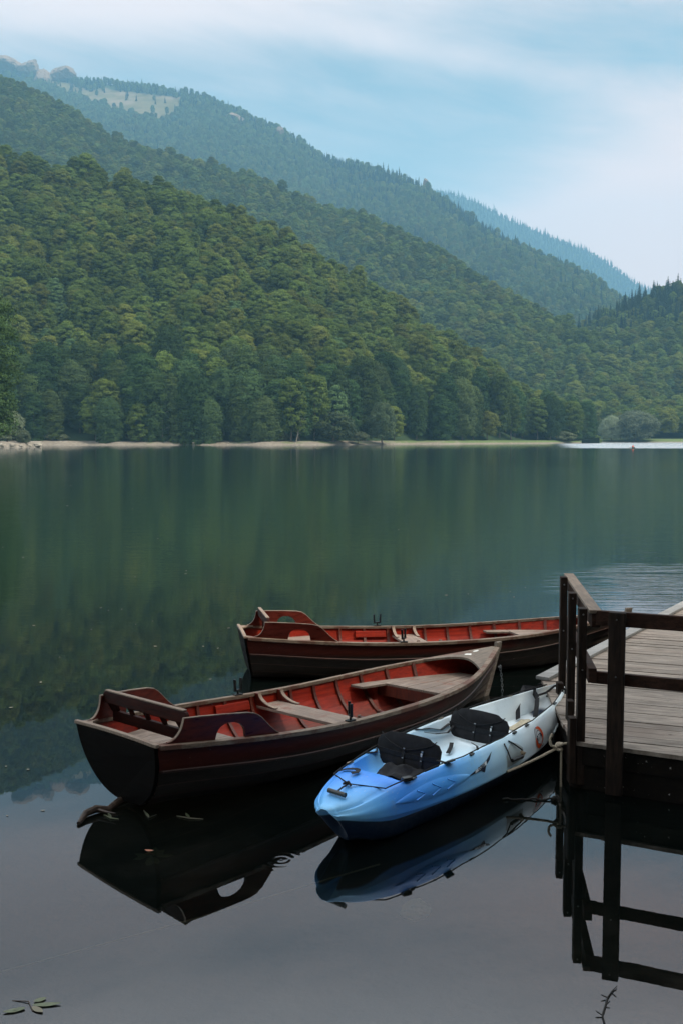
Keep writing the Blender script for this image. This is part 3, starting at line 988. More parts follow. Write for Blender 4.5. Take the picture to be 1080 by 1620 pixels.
outcrop(674, 303, 21, 36, 11, 'pinkish bare crag on the mountain crest above the conifers')
outcrop(444, 219, 20, 30, 12, 'small pale crag below the mountain crest')
outcrop(371, 191, 44, 20, 13, 'low bare ledge in the mountain forest')
outcrop(18, 114, 100, 48, 14, 'pale cliff at the highest end of the crest')
outcrop(48, 120, 80, 50, 15, 'broken cliff on the crest beside the pasture')
outcrop(68, 133, 46, 56, 16, 'lower broken cliff under the crest')
outcrop(100, 128, 80, 40, 17, 'grey cliff band between the crest and the pasture')

# --- the wooded near shore to the right and behind the viewer, which shades the landing
rg = np.random.default_rng(91)
bank_pts = []
for gx in np.arange(-34, 58, 5.8):
    for gy in np.arange(-30, 42, 5.8):
        x = gx + rg.uniform(-2, 2); y = gy + rg.uniform(-2, 2)
        if (y < -12) or (y >= -12 and x > 14.5 and y < 5):
            bank_pts.append((x, y))
bx = np.array(bank_pts)
ptsb = np.stack([bx[:, 0] / bx[:, 1], bx[:, 1], np.zeros(len(bx)), np.full(len(bx), .6)], 1)
s_ = rg.uniform(.85, 1.15, len(bx))
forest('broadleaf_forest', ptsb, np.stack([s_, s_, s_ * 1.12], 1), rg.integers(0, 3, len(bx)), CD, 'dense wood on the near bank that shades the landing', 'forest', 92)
nb_ = MB()
rows = []
for k, (off, z) in enumerate(((-1.5, -.9), (0, -.02), (2.5, .55), (60, 3.0))):
    row = [(-60, -5 - off, z), (-20, -6 - off, z), (0, -6.5 - off, z), (6, -5 - off * .9, z), (10 + off * .3, -2 - off * .6, z), (12.5 + off, 4, z), (15 + off, 14, z), (22 + off, 30, z), (34 + off, 60, z)]
    rows.append(row)
nb_.loft(rows, flip=True)
tag(nb_.build('near_bank', M_FLOOR, smooth=True), 'earth bank of the near shore', 'bank', kind='structure')

# ================================================================== ROWING BOATS
# clear varnish over mahogany, worn to grey towards the bow
t = NT('hull_outside')
o = t.obj()
sp = t.n('ShaderNodeSeparateXYZ'); t.l(o, sp.inputs[0])
g = t.noise(o, 5, 7, 0.65, 0.5, (1, 9, 9))
big = t.noise(o, 1.6, 5, 0.65)
fine = t.noise(o, 60, 4, 0.7, 0, (0.6, 1, 1))
top = t.mix(g, (0.026, 0.006, 0.0045), (0.082, 0.017, 0.011))
bot = t.mix(g, (0.012, 0.009, 0.007), (0.044, 0.034, 0.027))
# the top plank keeps its red varnish, the lower ones have gone dull
zt = t.math('SUBTRACT', sp.outputs[2], t.math('MULTIPLY', t.math('POWER', t.math('MULTIPLY', t.math('SUBTRACT', sp.outputs[0], 2.3), 0.4), 2.0), 0.07))
c = t.mix(t.mapr(zt, 0.24, 0.30), bot, top)
wear = t.math('ADD', t.mapr(sp.outputs[0], 1.6, 4.2, 0, 0.9), t.math('MULTIPLY', t.math('SUBTRACT', big, 0.5), 1.6))
grey = t.mix(g, (0.038, 0.030, 0.024), (0.100, 0.080, 0.064))
c = t.mix(t.mapr(wear, 0.35, 0.95), c, grey)
chips = t.math('MULTIPLY', t.mapr(fine, 0.71, 0.745), t.mapr(zt, 0.10, 0.22))
c = t.mix(chips, c, (0.45, 0.42, 0.38))
rgh = t.mapr(wear, 0.2, 0.9, 0.35, 0.8)
t.bsdf(c, rgh, 0.13, g, 0.5, 0.005)
M_HULL = t.m

t = NT('hull_inside')
o = t.obj()
g = t.noise(o, 4, 6, 0.65, 0.4, (1, 9, 9)); big = t.noise(o, 1.9, 5, 0.7); fine = t.noise(o, 45, 4, 0.7)
c = t.mix(t.mapr(g, 0.3, 0.7), (0.175, 0.010, 0.0042), (0.315, 0.022, 0.0080))
c = t.mix(t.mapr(big, 0.42, 0.75, 0, .7), c, (0.075, 0.014, 0.008))
c = t.mix(t.mapr(fine, 0.66, 0.74, 0, .6), c, (0.30, 0.16, 0.11))
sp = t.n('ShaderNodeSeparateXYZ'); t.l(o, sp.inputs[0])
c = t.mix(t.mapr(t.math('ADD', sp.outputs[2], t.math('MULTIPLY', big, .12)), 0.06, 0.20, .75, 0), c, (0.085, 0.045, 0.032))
t.bsdf(c, 0.5, 0.2, g, 0.3, 0.003)
M_INNER = t.m

t = NT('gunwale_wood')
o = t.obj()
g = t.noise(o, 7, 7, 0.7, 0.4, (1, 10, 10)); b = t.noise(o, 2.6, 5, 0.7)
c = t.mix(t.mapr(g, 0.3, 0.7), (0.082, 0.056, 0.041), (0.225, 0.168, 0.125))
c = t.mix(t.mapr(b, 0.50, 0.58, 0, .85), c, (0.10, 0.042, 0.028))
t.bsdf(c, 0.7, 0.3, g, 0.5, 0.003)
M_GUN = t.m
M_SEAT = wood('worn_seat_boards', (0.13, 0.092, 0.072), (0.30, 0.235, 0.19), (1, 14, 14), 5, 0.7, 3.0, (0.17, 0.085, 0.06), .55, .66)
M_SEATX = wood('worn_thwart_board', (0.13, 0.090, 0.070), (0.30, 0.23, 0.185), (14, 1, 14), 5, 0.7, 3.0, (0.17, 0.085, 0.06), .55, .66)
M_VARN = wood('varnished_mahogany', (0.050, 0.007, 0.005), (0.120, 0.017, 0.009), (1, 8, 8), 5, 0.34, None, spec=0.25, bump=0.2)
M_VARNX = wood('varnished_mahogany_cross', (0.016, 0.005, 0.004), (0.045, 0.010, 0.007), (8, 1, 8), 5, 0.45, None, spec=0.07, bump=0.2)
M_EDGE = wood('bare_edge', (0.15, 0.105, 0.078), (0.28, 0.21, 0.16), (1, 8, 8), 8, 0.7, 3.0, (0.12, 0.05, 0.035), .55, .66)
M_TRANS = wood('transom_shaded', (0.003, 0.0025, 0.0022), (0.009, 0.007, 0.006), (10, 1, 10), 3, 0.6, 50, (0.03, 0.025, 0.02), .68, .76, spec=0.03)  # near-black wood: the shade on the stern face is in its colour
M_GREYWOOD = wood('weathered_bow', (0.10, 0.078, 0.062), (0.225, 0.185, 0.15), (1, 8, 8), 6, 0.8, 2.5, (0.10, 0.045, 0.03), .56, .66)
M_LAP = wood('worn_plank_edge', (0.16, 0.05, 0.03), (0.34, 0.17, 0.11), (1, 6, 6), 8, 0.7)
M_STRIP = wood('rubbing_strip_wood', (0.03, 0.012, 0.009), (0.085, 0.034, 0.024), (1, 9, 9), 6, 0.5, 14, (0.28, 0.22, 0.18), .64, .70)
M_IRON = plain('black_iron', (0.012, 0.012, 0.013), 0.45, 0.5, 0.3, 30, 0.6)
M_STEEL = plain('worn_steel', (0.30, 0.30, 0.30), 0.4, 0.5, 0.3, 40, 0.9)
M_PAPER = plain('white_paper', (0.66, 0.66, 0.63), 0.8, 0.2, 0.08, 30)
M_RIB = wood('rib_wood', (0.055, 0.010, 0.006), (0.13, 0.024, 0.011), (8, 8, 1), 6, 0.5)

BL = 4.938
_b = dict(ts=[0, .25, .5, .75, .9, 1], vs=[.517, .721, .706, .552, .252, .012])
_z = dict(ts=[0, .35, .75, 1], vs=[.527, .413, .44, .557])
_TT = np.linspace(0, 1, 201)
_BB = np.maximum(spl(_b['ts'], _b['vs'], _TT), .012); _ZZ = spl(_z['ts'], _z['vs'], _TT)


def bB(t_): return float(np.interp(t_, _TT, _BB))
def bZ(t_): return float(np.interp(t_, _TT, _ZZ))


def hull_pt(t_, q, side=1, off=0.0):
    def raw(q):
        b = bB(t_); zs = bZ(t_)
        zk = -.10 + .085 * float(sst(.22, 0, t_) if False else (1 - sst(0, .3, t_))) + .10 * float(sst(.72, 1, t_))
        w_ = float(sst(.5, 1, t_)) * .9
        a = q * PI / 2
        v = b * ((1 - w_) * math.sin(a) ** .85 + w_ * q ** .8)
        z = zk + (zs - zk) * ((1 - w_) * (1 - math.cos(a)) ** .92 + w_ * q)
        return v, z
    v, z = raw(q)
    if off:
        v1, z1 = raw(min(1, q + .02)); v0, z0 = raw(max(0, q - .02))
        dv, dz = v1 - v0, z1 - z0
        l = math.hypot(dv, dz) + 1e-9
        v += dz / l * off; z += -dv / l * off
    u = t_ * BL + .26 * float(sst(.68, 1, t_)) * (q - 1) + .13 * (1 - q) * (1 - float(sst(0, .16, t_)))
    return Vector((u, side * max(v, 0.0), z))


LAPS = [0, .26, .44, .60, .76, 1.0]


def make_boat():
    e = empty('rowing_boat')
    st = np.concatenate([np.linspace(0, .7, 36), np.linspace(.715, .985, 22)])
    # --- planked shell: lapped strakes outside (slot 0), inside (slot 1)
    mb = MB()
    qo = []; qi = []
    for j in range(5):
        q0, q1 = LAPS[j], LAPS[j + 1]
        for f_ in (0, .07, .5, 1.0):
            qo.append((q0 + (q1 - q0) * f_, .021 * (1 - f_) + .001 * f_))
            qi.append((q0 + (q1 - q0) * f_, -.014 - .010 * f_))
    for side in (1, -1):
        mb.loft([[hull_pt(t_, q, side, o_) for q, o_ in qo] for t_ in st], flip=(side < 0), mi=0)
        mb.loft([[hull_pt(t_, q, side, o_) for q, o_ in qi] for t_ in st if t_ < .97], flip=(side > 0), mi=1)
    nin = len(qi) - 1
    for k, f_ in enumerate(mb.f):
        if mb.m[k] == 1:
            pass
    cnt = [i for i, m_ in enumerate(mb.m) if m_ == 1]
    for i, k in enumerate(cnt):
        if (i % nin) % 4 == 3:
            mb.m[k] = 2
    cnt = [i for i, m_ in enumerate(mb.m) if m_ == 0]
    for i, k in enumerate(cnt):
        if (i % nin) % 4 == 0 and (i % nin) > 3:
            mb.m[k] = 3
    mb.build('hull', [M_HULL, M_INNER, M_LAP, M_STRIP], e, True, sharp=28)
    for side in (1, -1):                              # half-round moulding under the top plank
        rows = []
        for t_ in np.linspace(0.004, .985, 56):
            a = hull_pt(t_, .775, side, .012); b_ = hull_pt(t_, .745, side, .012)
            c_ = hull_pt(t_, .75, side, .030); d_ = hull_pt(t_, .77, side, .030)
            rows.append([a, d_, c_, b_])
        mb = MB(); mb.loft(rows, True, True); mb.build('rubbing_strip', M_STRIP, e, fix=True)
    # --- transom
    qs = [i / 16 for i in range(17)]
    ring = [hull_pt(0, q, 1, .004) for q in qs] + [hull_pt(0, q, -1, .004) for q in qs[::-1][:-1]]
    ring = ring[1:]
    mb = MB()
    A = [p + Vector((-.028, 0, 0)) for p in ring]; B = [p + Vector((.012, 0, 0)) for p in ring]
    n = len(ring)
    mb.add(A + B, [tuple(range(n)), tuple(range(n, 2 * n))[::-1]] + [(i, i + n, (i + 1) % n + n, (i + 1) % n) for i in range(n)])
    tr_ = mb.build('transom', M_TRANS, e, bevel=.006, fix=True)
    z0 = bZ(0)
    mb = MB(); rows = []
    for k in range(13):
        v = -.545 + 1.09 * k / 12
        zc = z0 + .012 + .012 * (1 - (v / .545) ** 2)
        hw = .019 if 0 < k < 12 else .016
        rows.append([(-.012 - hw, v, zc - .014), (-.012 + hw, v, zc - .014), (-.012 + hw, v, zc + .012), (-.012 - hw, v, zc + .012)])
    mb.loft(rows, True, True)
    mb.build('transom_cap', M_EDGE, tr_, bevel=.004, fix=True)
    # --- gunwales
    for side in (1, -1):
        rows = []
        for t_ in np.linspace(0.004, .992, 60):
            p = hull_pt(t_, 1, side); b_ = abs(p.y)
            vo = b_ + .020; vi = max(b_ - .040, .002); z = p.z
            rows.append([(p.x, side * vo, z - .026), (p.x, side * vo, z + .010), (p.x, side * vi, z + .013), (p.x, side * vi, z - .022)])
        mb = MB(); mb.loft(rows, True, True, flip=(side > 0))
        mb.build('gunwale', M_GUN, e, bevel=.004, fix=True)
    # --- stem post
    rows = []
    for k in range(12):
        q = -.04 + 1.13 * k / 11
        p = hull_pt(1.0, min(max(q, 0), 1))
        zz = p.z + max(0, q - 1) * .62; x = p.x + .012 + max(0, q - 1) * .12
        w_ = .020 + .004 * (q > .95)
        rows.append([(x - .05, -w_, zz), (x + .038, -w_ * .75, zz), (x + .038, w_ * .75, zz), (x - .05, w_, zz)])
    mb = MB(); mb.loft(rows, True, True); mb.build('stem_post', M_GREYWOOD, e, bevel=.005, fix=True)
    # --- bow deck with hollowed after edge
    mb = MB(); rows = []
    for k in range(17):
        f_ = -1 + 2 * k / 16
        te = .872 - .045 * abs(f_) ** 2.2
        row = []
        for j in range(7):
            tt = te + (.985 - te) * j / 6
            b_ = max(abs(hull_pt(tt, 1).y) - .03, .004)
            row.append((hull_pt(tt, 1).x, f_ * b_, bZ(tt) + .012 + .022 * (1 - f_ * f_) * (1 - j / 7)))
        rows.append(row)
    mb.loft(rows)
    low = [[(x, y, z - .022) for x, y, z in r] for r in rows]
    mb.loft(low, flip=True)
    mb.loft([[r[0] for r in rows], [r[0] for r in low]])
    mb.build('bow_deck', M_GREYWOOD, e, True, fix=True)
    # --- bow seat: boards running fore and aft, wings along the sides
    zb = .30
    sl_ = MB()

    def inner_b(t_, z):
        qq = np.linspace(.05, 1, 40); vs = [hull_pt(t_, q, 1, -.03) for q in qq]
        return float(np.interp(z, [p.z for p in vs], [p.y for p in vs]))
    edges = [-1, -.62, -.22, .18, .60, 1]
    for j in range(5):
        rows = []
        for t_ in np.linspace(.705, .90, 8):
            w_ = max(.02, inner_b(t_, zb) - .004)
            a_, b_ = edges[j] * w_ + .004, edges[j + 1] * w_ - .004
            x = t_ * BL
            rows.append([(x, a_, zb), (x, b_, zb), (x, b_, zb + .024), (x, a_, zb + .024)])
        sl_.loft(rows, True, True)
    for side in (1, -1):
        rows = []
        for t_ in np.linspace(.645, .7035, 5):
            w_ = inner_b(t_, zb) - .004; x = t_ * BL
            w1 = w_ - .17
            rows.append([(x, side * w1, zb), (x, side * w_, zb), (x, side * w_, zb + .024), (x, side * w1, zb + .024)])
        sl_.loft(rows, True, True, flip=side < 0)
    bs = sl_.build('bow_seat', M_SEAT, e, bevel=.003, fix=True)
    x = .7 * BL
    w_ = inner_b(.7, zb - .08)
    MB().box((x + .03, 0, zb - .055), (.022, 2 * w_ - .02, .108)).build('front_board', M_RIB, bs)
    # --- thwart and its knees
    zt = .275
    u0, u1 = 1.98, 2.27
    rows = []
    wa = [inner_b(u / BL, zt) - .003 for u in (u0, u1)]
    mb = MB(); mb.add([(u0, -wa[0], zt), (u0, wa[0], zt), (u1, wa[1], zt), (u1, -wa[1], zt), (u0, -wa[0], zt + .03), (u0, wa[0], zt + .03), (u1, wa[1], zt + .03), (u1, -wa[1], zt + .03)],
                      [(0, 1, 2, 3), (7, 6, 5, 4), (0, 4, 5, 1), (1, 5, 6, 2), (2, 6, 7, 3), (3, 7, 4, 0)])
    mb.build('thwart', M_SEATX, e, bevel=.005, fix=True)
    for u in (u0 + .015, u1 - .005):
        for side in (1, -1):
            tt = u / BL; b_ = bB(tt) - .035; zg = bZ(tt) + .012
            poly = []
            for k in range(11):                       # hollow inner edge from gunwale down to the thwart
                f_ = k / 10; a = f_ * PI / 2
                poly.append((b_ - .05 - .24 * (1 - math.cos(a)), zg - (zg - zt - .032) * math.sin(a)))
            out_ = [(inner_b(tt, z) - .002, z) for z in np.linspace(zt + .031, zg - .012, 6)]
            poly = poly + out_ + [(b_ + .0, zg)]
            pf = [(side * v, z) for v, z in poly]
            kn = MB().prism(pf, (0, 1, 0), (0, 0, 1), (1, 0, 0), (u, 0, 0), .030).build('knee', M_VARN, e, fix=True)
            rows = []
            for v, z in poly[:11]:
                rows.append([(u - .018, side * v, z + .003), (u + .018, side * v, z + .003), (u + .018, side * (v - .006), z + .010), (u - .018, side * (v - .006), z + .010)])
            mb = MB(); mb.loft(rows, True, True); mb.build('knee_edge', M_EDGE, kn, fix=True)
    # --- ribs
    for u in (.62, .98, 1.30, 1.62, 1.93, 2.42, 2.72, 3.02, 3.34, 3.66, 3.98):
        for side in (1, -1):
            tt = u / BL; rows = []
            for q in np.linspace(.06, .975, 16):
                a = hull_pt(tt - .0032, q, side, -.022); b_ = hull_pt(tt + .0032, q, side, -.022)
                c_ = hull_pt(tt + .0032, q, side, -.044); d_ = hull_pt(tt - .0032, q, side, -.044)
                rows.append([a, b_, c_, d_])
            mb = MB(); mb.loft(rows, True, True); mb.build('rib', M_RIB, e, fix=True)
    # --- floor boards
    mb = MB()
    for j in range(7):
        rows = []
        for u in np.linspace(.3, 4.1, 12):
            zf = -.035 + .05 * float(sst(3.3, 4.2, u))
            w_ = min(.36, inner_b(u / BL, zf + .02) * .96)
            a_, b_ = (-1 + 2 * j / 7) * w_ + .005, (-1 + 2 * (j + 1) / 7) * w_ - .005
            rows.append([(u, a_, zf), (u, b_, zf), (u, b_, zf + .016), (u, a_, zf + .016)])
        mb.loft(rows, True, True)
    mb.build('floor_boards', wood_floor, e, fix=True)
    # --- stern seat
    mb = MB(); zs_ = .33
    for j in range(5):
        rows = []
        for u in np.linspace(.33, .98, 6):
            w_ = inner_b(u / BL, zs_) - .004
            a_, b_ = (-1 + 2 * j / 5) * w_ + .003, (-1 + 2 * (j + 1) / 5) * w_ - .003
            rows.append([(u, a_, zs_), (u, b_, zs_), (u, b_, zs_ + .022), (u, a_, zs_ + .022)])
        mb.loft(rows, True, True)
    mb.build('stern_seat', M_SEAT, e, bevel=.003, fix=True)
    # --- flat corner knees where the gunwales meet the transom
    for side in (1, -1):
        poly = [(.010, side * (bB(0) - .03)), (.19, side * (bB(.04) - .035)), (.09, side * (bB(.02) - .075)), (.035, side * (bB(0) - .14)), (.010, side * (bB(0) - .16))]
        MB().prism(poly, (1, 0, 0), (0, 1, 0), (0, 0, 1), (0, 0, bZ(.02) + .002), .022).build('corner_knee', M_EDGE, e, bevel=.003, fix=True)
    # --- backrest: top rail, spindles, lower rail
    br = MB(); ub = .30; zb0 = bZ(.05) + .014
    poly = []
    top_z, lo_z = zb0 + .222, zb0 + .138
    for v, z in ((-.52, lo_z - .012), (-.545, lo_z + .01), (-.55, top_z - .028), (-.535, top_z - .006), (-.50, top_z), (.50, top_z), (.535, top_z - .006), (.55, top_z - .028), (.545, lo_z + .01), (.52, lo_z - .012)):
        poly.append((v, z))
    br.prism(poly, (0, 1, 0), (0, 0, 1), (1, 0, 0), (ub - .045, 0, 0), .036)
    bk = br.build('backrest', M_VARNX, e, bevel=.008, fix=True)
    MB().box((ub - .045, 0, top_z + .0045), (.040, 1.03, .012)).build('rail_edge', M_EDGE, bk, bevel=.004)
    MB().box((ub, 0, zb0 + .022), (.034, .96, .085)).build('lower_rail', M_VARNX, bk, bevel=.004)
    for v in (-.455, -.215, 0, .215, .455):
        rows = []
        wv = .095 if abs(v) > .35 else .034
        for z, w_, du in ((zb0 + .054, wv * .8, 0), (zb0 + .09, wv, -.015), (lo_z + .01, wv * 1.3, -.042)):
            rows.append([(ub + du - .013, v - w_ / 2 * 1.1, z), (ub + du + .013, v - w_ / 2 * 1.1, z), (ub + du + .013, v + w_ / 2 * 1.1, z), (ub + du - .013, v + w_ / 2 * 1.1, z)])
        mb = MB(); mb.loft(rows, True, True); mb.build('spindle', M_VARNX, bk, fix=True)
    # --- arm boards with the arched cut-out
    for side in (1, -1):
        prof = []
        for k in range(9):                            # hollow stern end
            a = k / 8 * PI / 2
            prof.append((.075 + .135 * math.sin(a), .178 * (1 - math.cos(a))))
        prof[-1] = (.21, .178)
        prof += [(.36, .184), (.55, .187), (.74, .184), (.81, .172), (.86, .142), (.90, .105), (.94, .066), (.98, .032), (1.01, .012), (1.035, 0)]
        arch = []
        for k in range(13):
            a = k / 12 * PI
            arch.append((.60 + .125 * math.cos(a), .125 * math.sin(a) ** .9))
        poly = prof + arch
        rowsA, rowsB = [], []

        def place(u, zz, dv):
            tt = u / BL
            lean = zz * .10
            return Vector((u, side * (bB(tt) - .030 + dv + lean), bZ(tt) + .012 + zz))
        mb = MB()
        n = len(poly)
        A = [place(u, z, -.012) for u, z in poly]; B = [place(u, z, .012) for u, z in poly]
        # faces as a strip of quads between the upper profile and the base line (with the arch)
        us = sorted(set([p[0] for p in prof] + [p[0] for p in arch]))

        def top_at(u): return float(np.interp(u, [p[0] for p in prof], [p[1] for p in prof]))

        def bot_at(u):
            if abs(u - .60) < .125: return .125 * math.sin(math.acos((u - .60) / .125)) ** .75
            return 0.0
        us = list(np.linspace(.0751, 1.034, 98))
        rows = []
        for u in us:
            b_, t2 = bot_at(u), max(top_at(u), bot_at(u) + .002)
            rows.append([place(u, b_, -.012), place(u, t2, -.012), place(u, t2, .012), place(u, b_, .012)])
        mb.loft(rows, True, True)
        ar = mb.build('arm_board', M_VARN, e, True, sharp=40, fix=True)
        rows = []
        for u in us[2:]:
            t2 = max(top_at(u), bot_at(u) + .002)
            rows.append([place(u, t2 + .001, -.013), place(u, t2 + .001, .013), place(u, t2 + .007, .011), place(u, t2 + .007, -.011)])
        mb = MB(); mb.loft(rows, True, True); mb.build('arm_edge', M_EDGE, ar, fix=True)
    # --- oarlock pads and oarlocks
    for side in (1, -1):
        rows = []
        for u in np.linspace(1.50, 1.90, 5):
            tt = u / BL; p = hull_pt(tt, .93, side, -.024); p2 = hull_pt(tt, .82, side, -.024)
            rows.append([p, p + Vector((0, -side * .026, 0)), p2 + Vector((0, -side * .026, 0)), p2])
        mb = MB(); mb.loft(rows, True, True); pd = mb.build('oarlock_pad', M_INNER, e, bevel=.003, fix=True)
        uo = 1.80; tt = uo / BL; yv = side * (bB(tt) - .012); zg = bZ(tt) + .012
        mb = MB()
        rt = Matrix.Rotation(0.25 if side > 0 else 0.95, 3, 'Z'); o_ = Vector((uo, yv, zg))
        mb.tube([o_ + Vector((0, 0, -.05)), o_ + Vector((0, 0, .045))], .010, 8)
        mb.box(o_ + Vector((0, 0, .006)), (.085, .05, .012))
        mb.box(o_ + Vector((0, 0, .046)), (.086, .024, .016), rt)
        for du in (-.040, .040):
            mb.beam(o_ + rt @ Vector((du, 0, .04)), o_ + rt @ Vector((du * 1.2, 0, .155)), .024, .016, rt @ Vector((1, 0, 0)))
        ol = mb.build('oarlock', M_IRON, e, bevel=.002, fix=True)
    return e


wood_floor = wood('floor_wood', (0.10, 0.045, 0.03), (0.20, 0.11, 0.075), (1, 10, 10), 5, 0.7)


def boat_matrix(sx, sy, ph, pi_, ro):
    um = BL / 2
    return (Matrix.Translation((sx, sy, 0)) @ Matrix.Rotation(ph, 4, 'Z') @ Matrix.Translation((um, 0, 0)) @ Matrix.Rotation(-pi_, 4, 'Y')
            @ Matrix.Translation((-um, 0, 0)) @ Matrix.Rotation(ro, 4, 'X'))


def put(o, M):
    loc, rot, sc = M.decompose()
    o.location = loc; o.rotation_euler = rot.to_euler()


MA = boat_matrix(-1.693, 7.344, .804, -.022, -.028)
MBm = boat_matrix(-1.171, 11.77, .179, .011, -.052)
boatA = make_boat()
boatB = copy_tree(boatA)
put(boatA, MA); put(boatB, MBm)
tag(boatA, 'nearer wooden rowing boat with red inside and dark transom, moored beside the kayak', 'rowing boat', 'wooden rowing boats')
tag(boatB, 'farther wooden rowing boat whose bow passes behind the dock railing', 'rowing boat', 'wooden rowing boats')
# two scraps of white paint on the near boat's bow deck
for (uu, vv, sx_, sy_) in ((4.44, .035, .085, .04), (4.60, .052, .085, .022)):
    mb = MB(); rg2 = np.random.default_rng(int(uu * 100)); ring = []
    for k in range(14):
        a = k / 14 * 2 * PI; rr = 1 + rg2.uniform(-.22, .18)
        x = uu + math.cos(a) * sx_ * .5 * rr; y = vv + math.sin(a) * sy_ * rr
        b_ = max(bB(x / BL) - .03, .01); f_ = y / b_
        ring.append((x, y, bZ(x / BL) + .012 + .022 * (1 - min(1, f_ * f_)) * .6 + .0035))
    mb.add([(p[0], p[1], p[2] + .001) for p in ring] + [(p[0], p[1], p[2] - .001) for p in ring], [tuple(range(14))] + [(i, i + 14, (i + 1) % 14 + 14, (i + 1) % 14) for i in range(14)])
    mb.build('paint_patch', M_PAPER, boatA)

# ================================================================== KAYAK
KL = 3.66
KM = Matrix.Translation((-.085, 6.58, 0)) @ Matrix.Rotation(.925, 4, 'Z')
_kt = np.linspace(0, 1, 241)
_kb = np.maximum(spl([0, .02, .05, .1, .2, .33, .5, .65, .8, .92, 1], [.10, .18, .24, .29, .355, .415, .43, .395, .30, .175, .06], _kt), .03)
_kr = spl([0, .06, .15, .35, .6, .82, .94, 1], [.30, .355, .395, .405, .405, .405, .42, .43], _kt)        # rim height
_kl = spl([0, .05, .12, .3, .7, .88, 1], [.262, .235, .212, .19, .185, .235, .33], _kt)                                # lip height


def kb(t_): return float(np.interp(t_, _kt, _kb))
def kr(t_): return float(np.interp(t_, _kt, _kr))
def kl(t_): return float(np.interp(t_, _kt, _kl))


def kdep(u):
    pts = [(0, -.035), (.40, -.045), (.50, -.03), (.64, .10), (.95, .13), (1.06, .10), (1.18, .17), (1.75, .20), (2.0, .17), (2.18, .11), (2.3, .16), (2.45, .21), (3.3, .20), (3.48, .11), (3.58, .05), (3.66, .02)]
    return float(np.interp(u, [p[0] for p in pts], [p[1] for p in pts]))


def krim(t_): return .80 + .0 * t_


def kside(t_, w_, out=0.0, side=-1):
    """point on the outer side panel: w_ 0 at the lip, 1 at the rim"""
    b = kb(t_); zl, zr = kl(t_), kr(t_)
    bulge = .035 * math.sin(w_ * PI) * min(1, b / .3)
    v = b * (1 - .13 * w_) + bulge * .55; z = zl + .012 + (zr - .02 - zl - .012) * w_
    n = Vector((0, side * (zr - zl), b * .16)).normalized()
    return Vector((t_ * KL, side * v, z)) + n * out


t = NT('kayak_plastic')
o = t.obj()
sp = t.n('ShaderNodeSeparateXYZ'); t.l(o, sp.inputs[0])
nz = t.noise(o, 2.2, 4, 0.55); fine = t.noise(o, 30, 5, 0.7)
xx = t.math('ADD', sp.outputs[0], t.math('MULTIPLY', t.math('SUBTRACT', nz, 0.5), 0.55))
xx = t.math('ADD', xx, t.math('MULTIPLY', sp.outputs[1], 0.35))
cr = t.n('ShaderNodeValToRGB')
el_ = cr.color_ramp.elements
el_[0].position = 0.0; el_[0].color = (0.22, 0.53, 0.84, 1)
el_[1].position = 1.0; el_[1].color = (0.76, 0.82, 0.84, 1)
for p_, c_ in ((.06, (0.12, 0.41, 0.85)), (.13, (0.045, 0.26, 0.82)), (.25, (0.07, 0.34, 0.86)), (.32, (0.22, 0.53, 0.88)), (.42, (0.50, 0.72, 0.86)), (.58, (0.72, 0.80, 0.84))):
    e_ = el_.new(p_); e_.color = (*c_, 1)
t.l(t.mapr(xx, -.1, 3.8, 0, 1, False), cr.inputs[0])
scr = t.noise(o, 26, 4, 0.7, 0.3, (0.25, 3, 3))
c = t.mix(t.mapr(fine, 0.58, 0.75, 0, 0.35), cr.outputs[0], (0.42, 0.45, 0.44))
c = t.mix(t.mapr(scr, 0.62, 0.72, 0, 0.30), c, (0.70, 0.72, 0.70))
c = t.mix(t.mapr(t.noise(o, 5, 5, 0.7), 0.58, 0.74, 0, 0.22), c, (0.25, 0.25, 0.22))
c = t.mix(t.mapr(t.math('SUBTRACT', t.math('SUBTRACT', sp.outputs[2], t.math('MULTIPLY', nz, 0.015)), t.math('ADD', t.mapr(sp.outputs[0], -.02, .42, .078, .0), t.mapr(sp.outputs[0], 2.9, 3.66, 0, .13))), 0.150, 0.166), (0.008, 0.024, 0.06), c)   # shade under the lip, put into the hull colour
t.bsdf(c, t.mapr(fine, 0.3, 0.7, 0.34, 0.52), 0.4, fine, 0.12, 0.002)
M_KAYAK = t.m
M_WEB = plain('black_webbing', (0.012, 0.012, 0.014), 0.75, 0.25, 0.3, 90, 0, 0.4)
M_PAD = plain('black_seat_fabric', (0.010, 0.010, 0.012), 0.8, 0.25, 0.35, 25, 0, 0.5)
M_BLACKP = plain('black_plastic', (0.012, 0.012, 0.012), 0.4, 0.5, 0.2, 40)
M_CORD = plain('black_cord', (0.015, 0.014, 0.013), 0.8, 0.2, 0.3, 120)
M_TANFIT = plain('tan_fitting', (0.30, 0.24, 0.17), 0.5, 0.4, 0.2, 40)
M_WHITEP = plain('white_plastic', (0.70, 0.70, 0.68), 0.4, 0.5, 0.08, 40)
M_ORANGE = plain('orange_print', (0.72, 0.10, 0.025), 0.5, 0.3, 0.08, 60)
M_INK = plain('dark_print', (0.012, 0.015, 0.035), 0.5, 0.3, 0.1, 60)
M_STICK = plain('white_print', (0.66, 0.70, 0.73), 0.5, 0.3, 0.06, 60)
M_ROPE = plain('hemp_rope', (0.34, 0.29, 0.22), 0.9, 0.2, 0.4, 140, 0, 0.9)
M_FOAM = plain('tan_crumpled_cloth', (0.46, 0.40, 0.29), 0.9, 0.2, 0.3, 25, 0, 0.8)

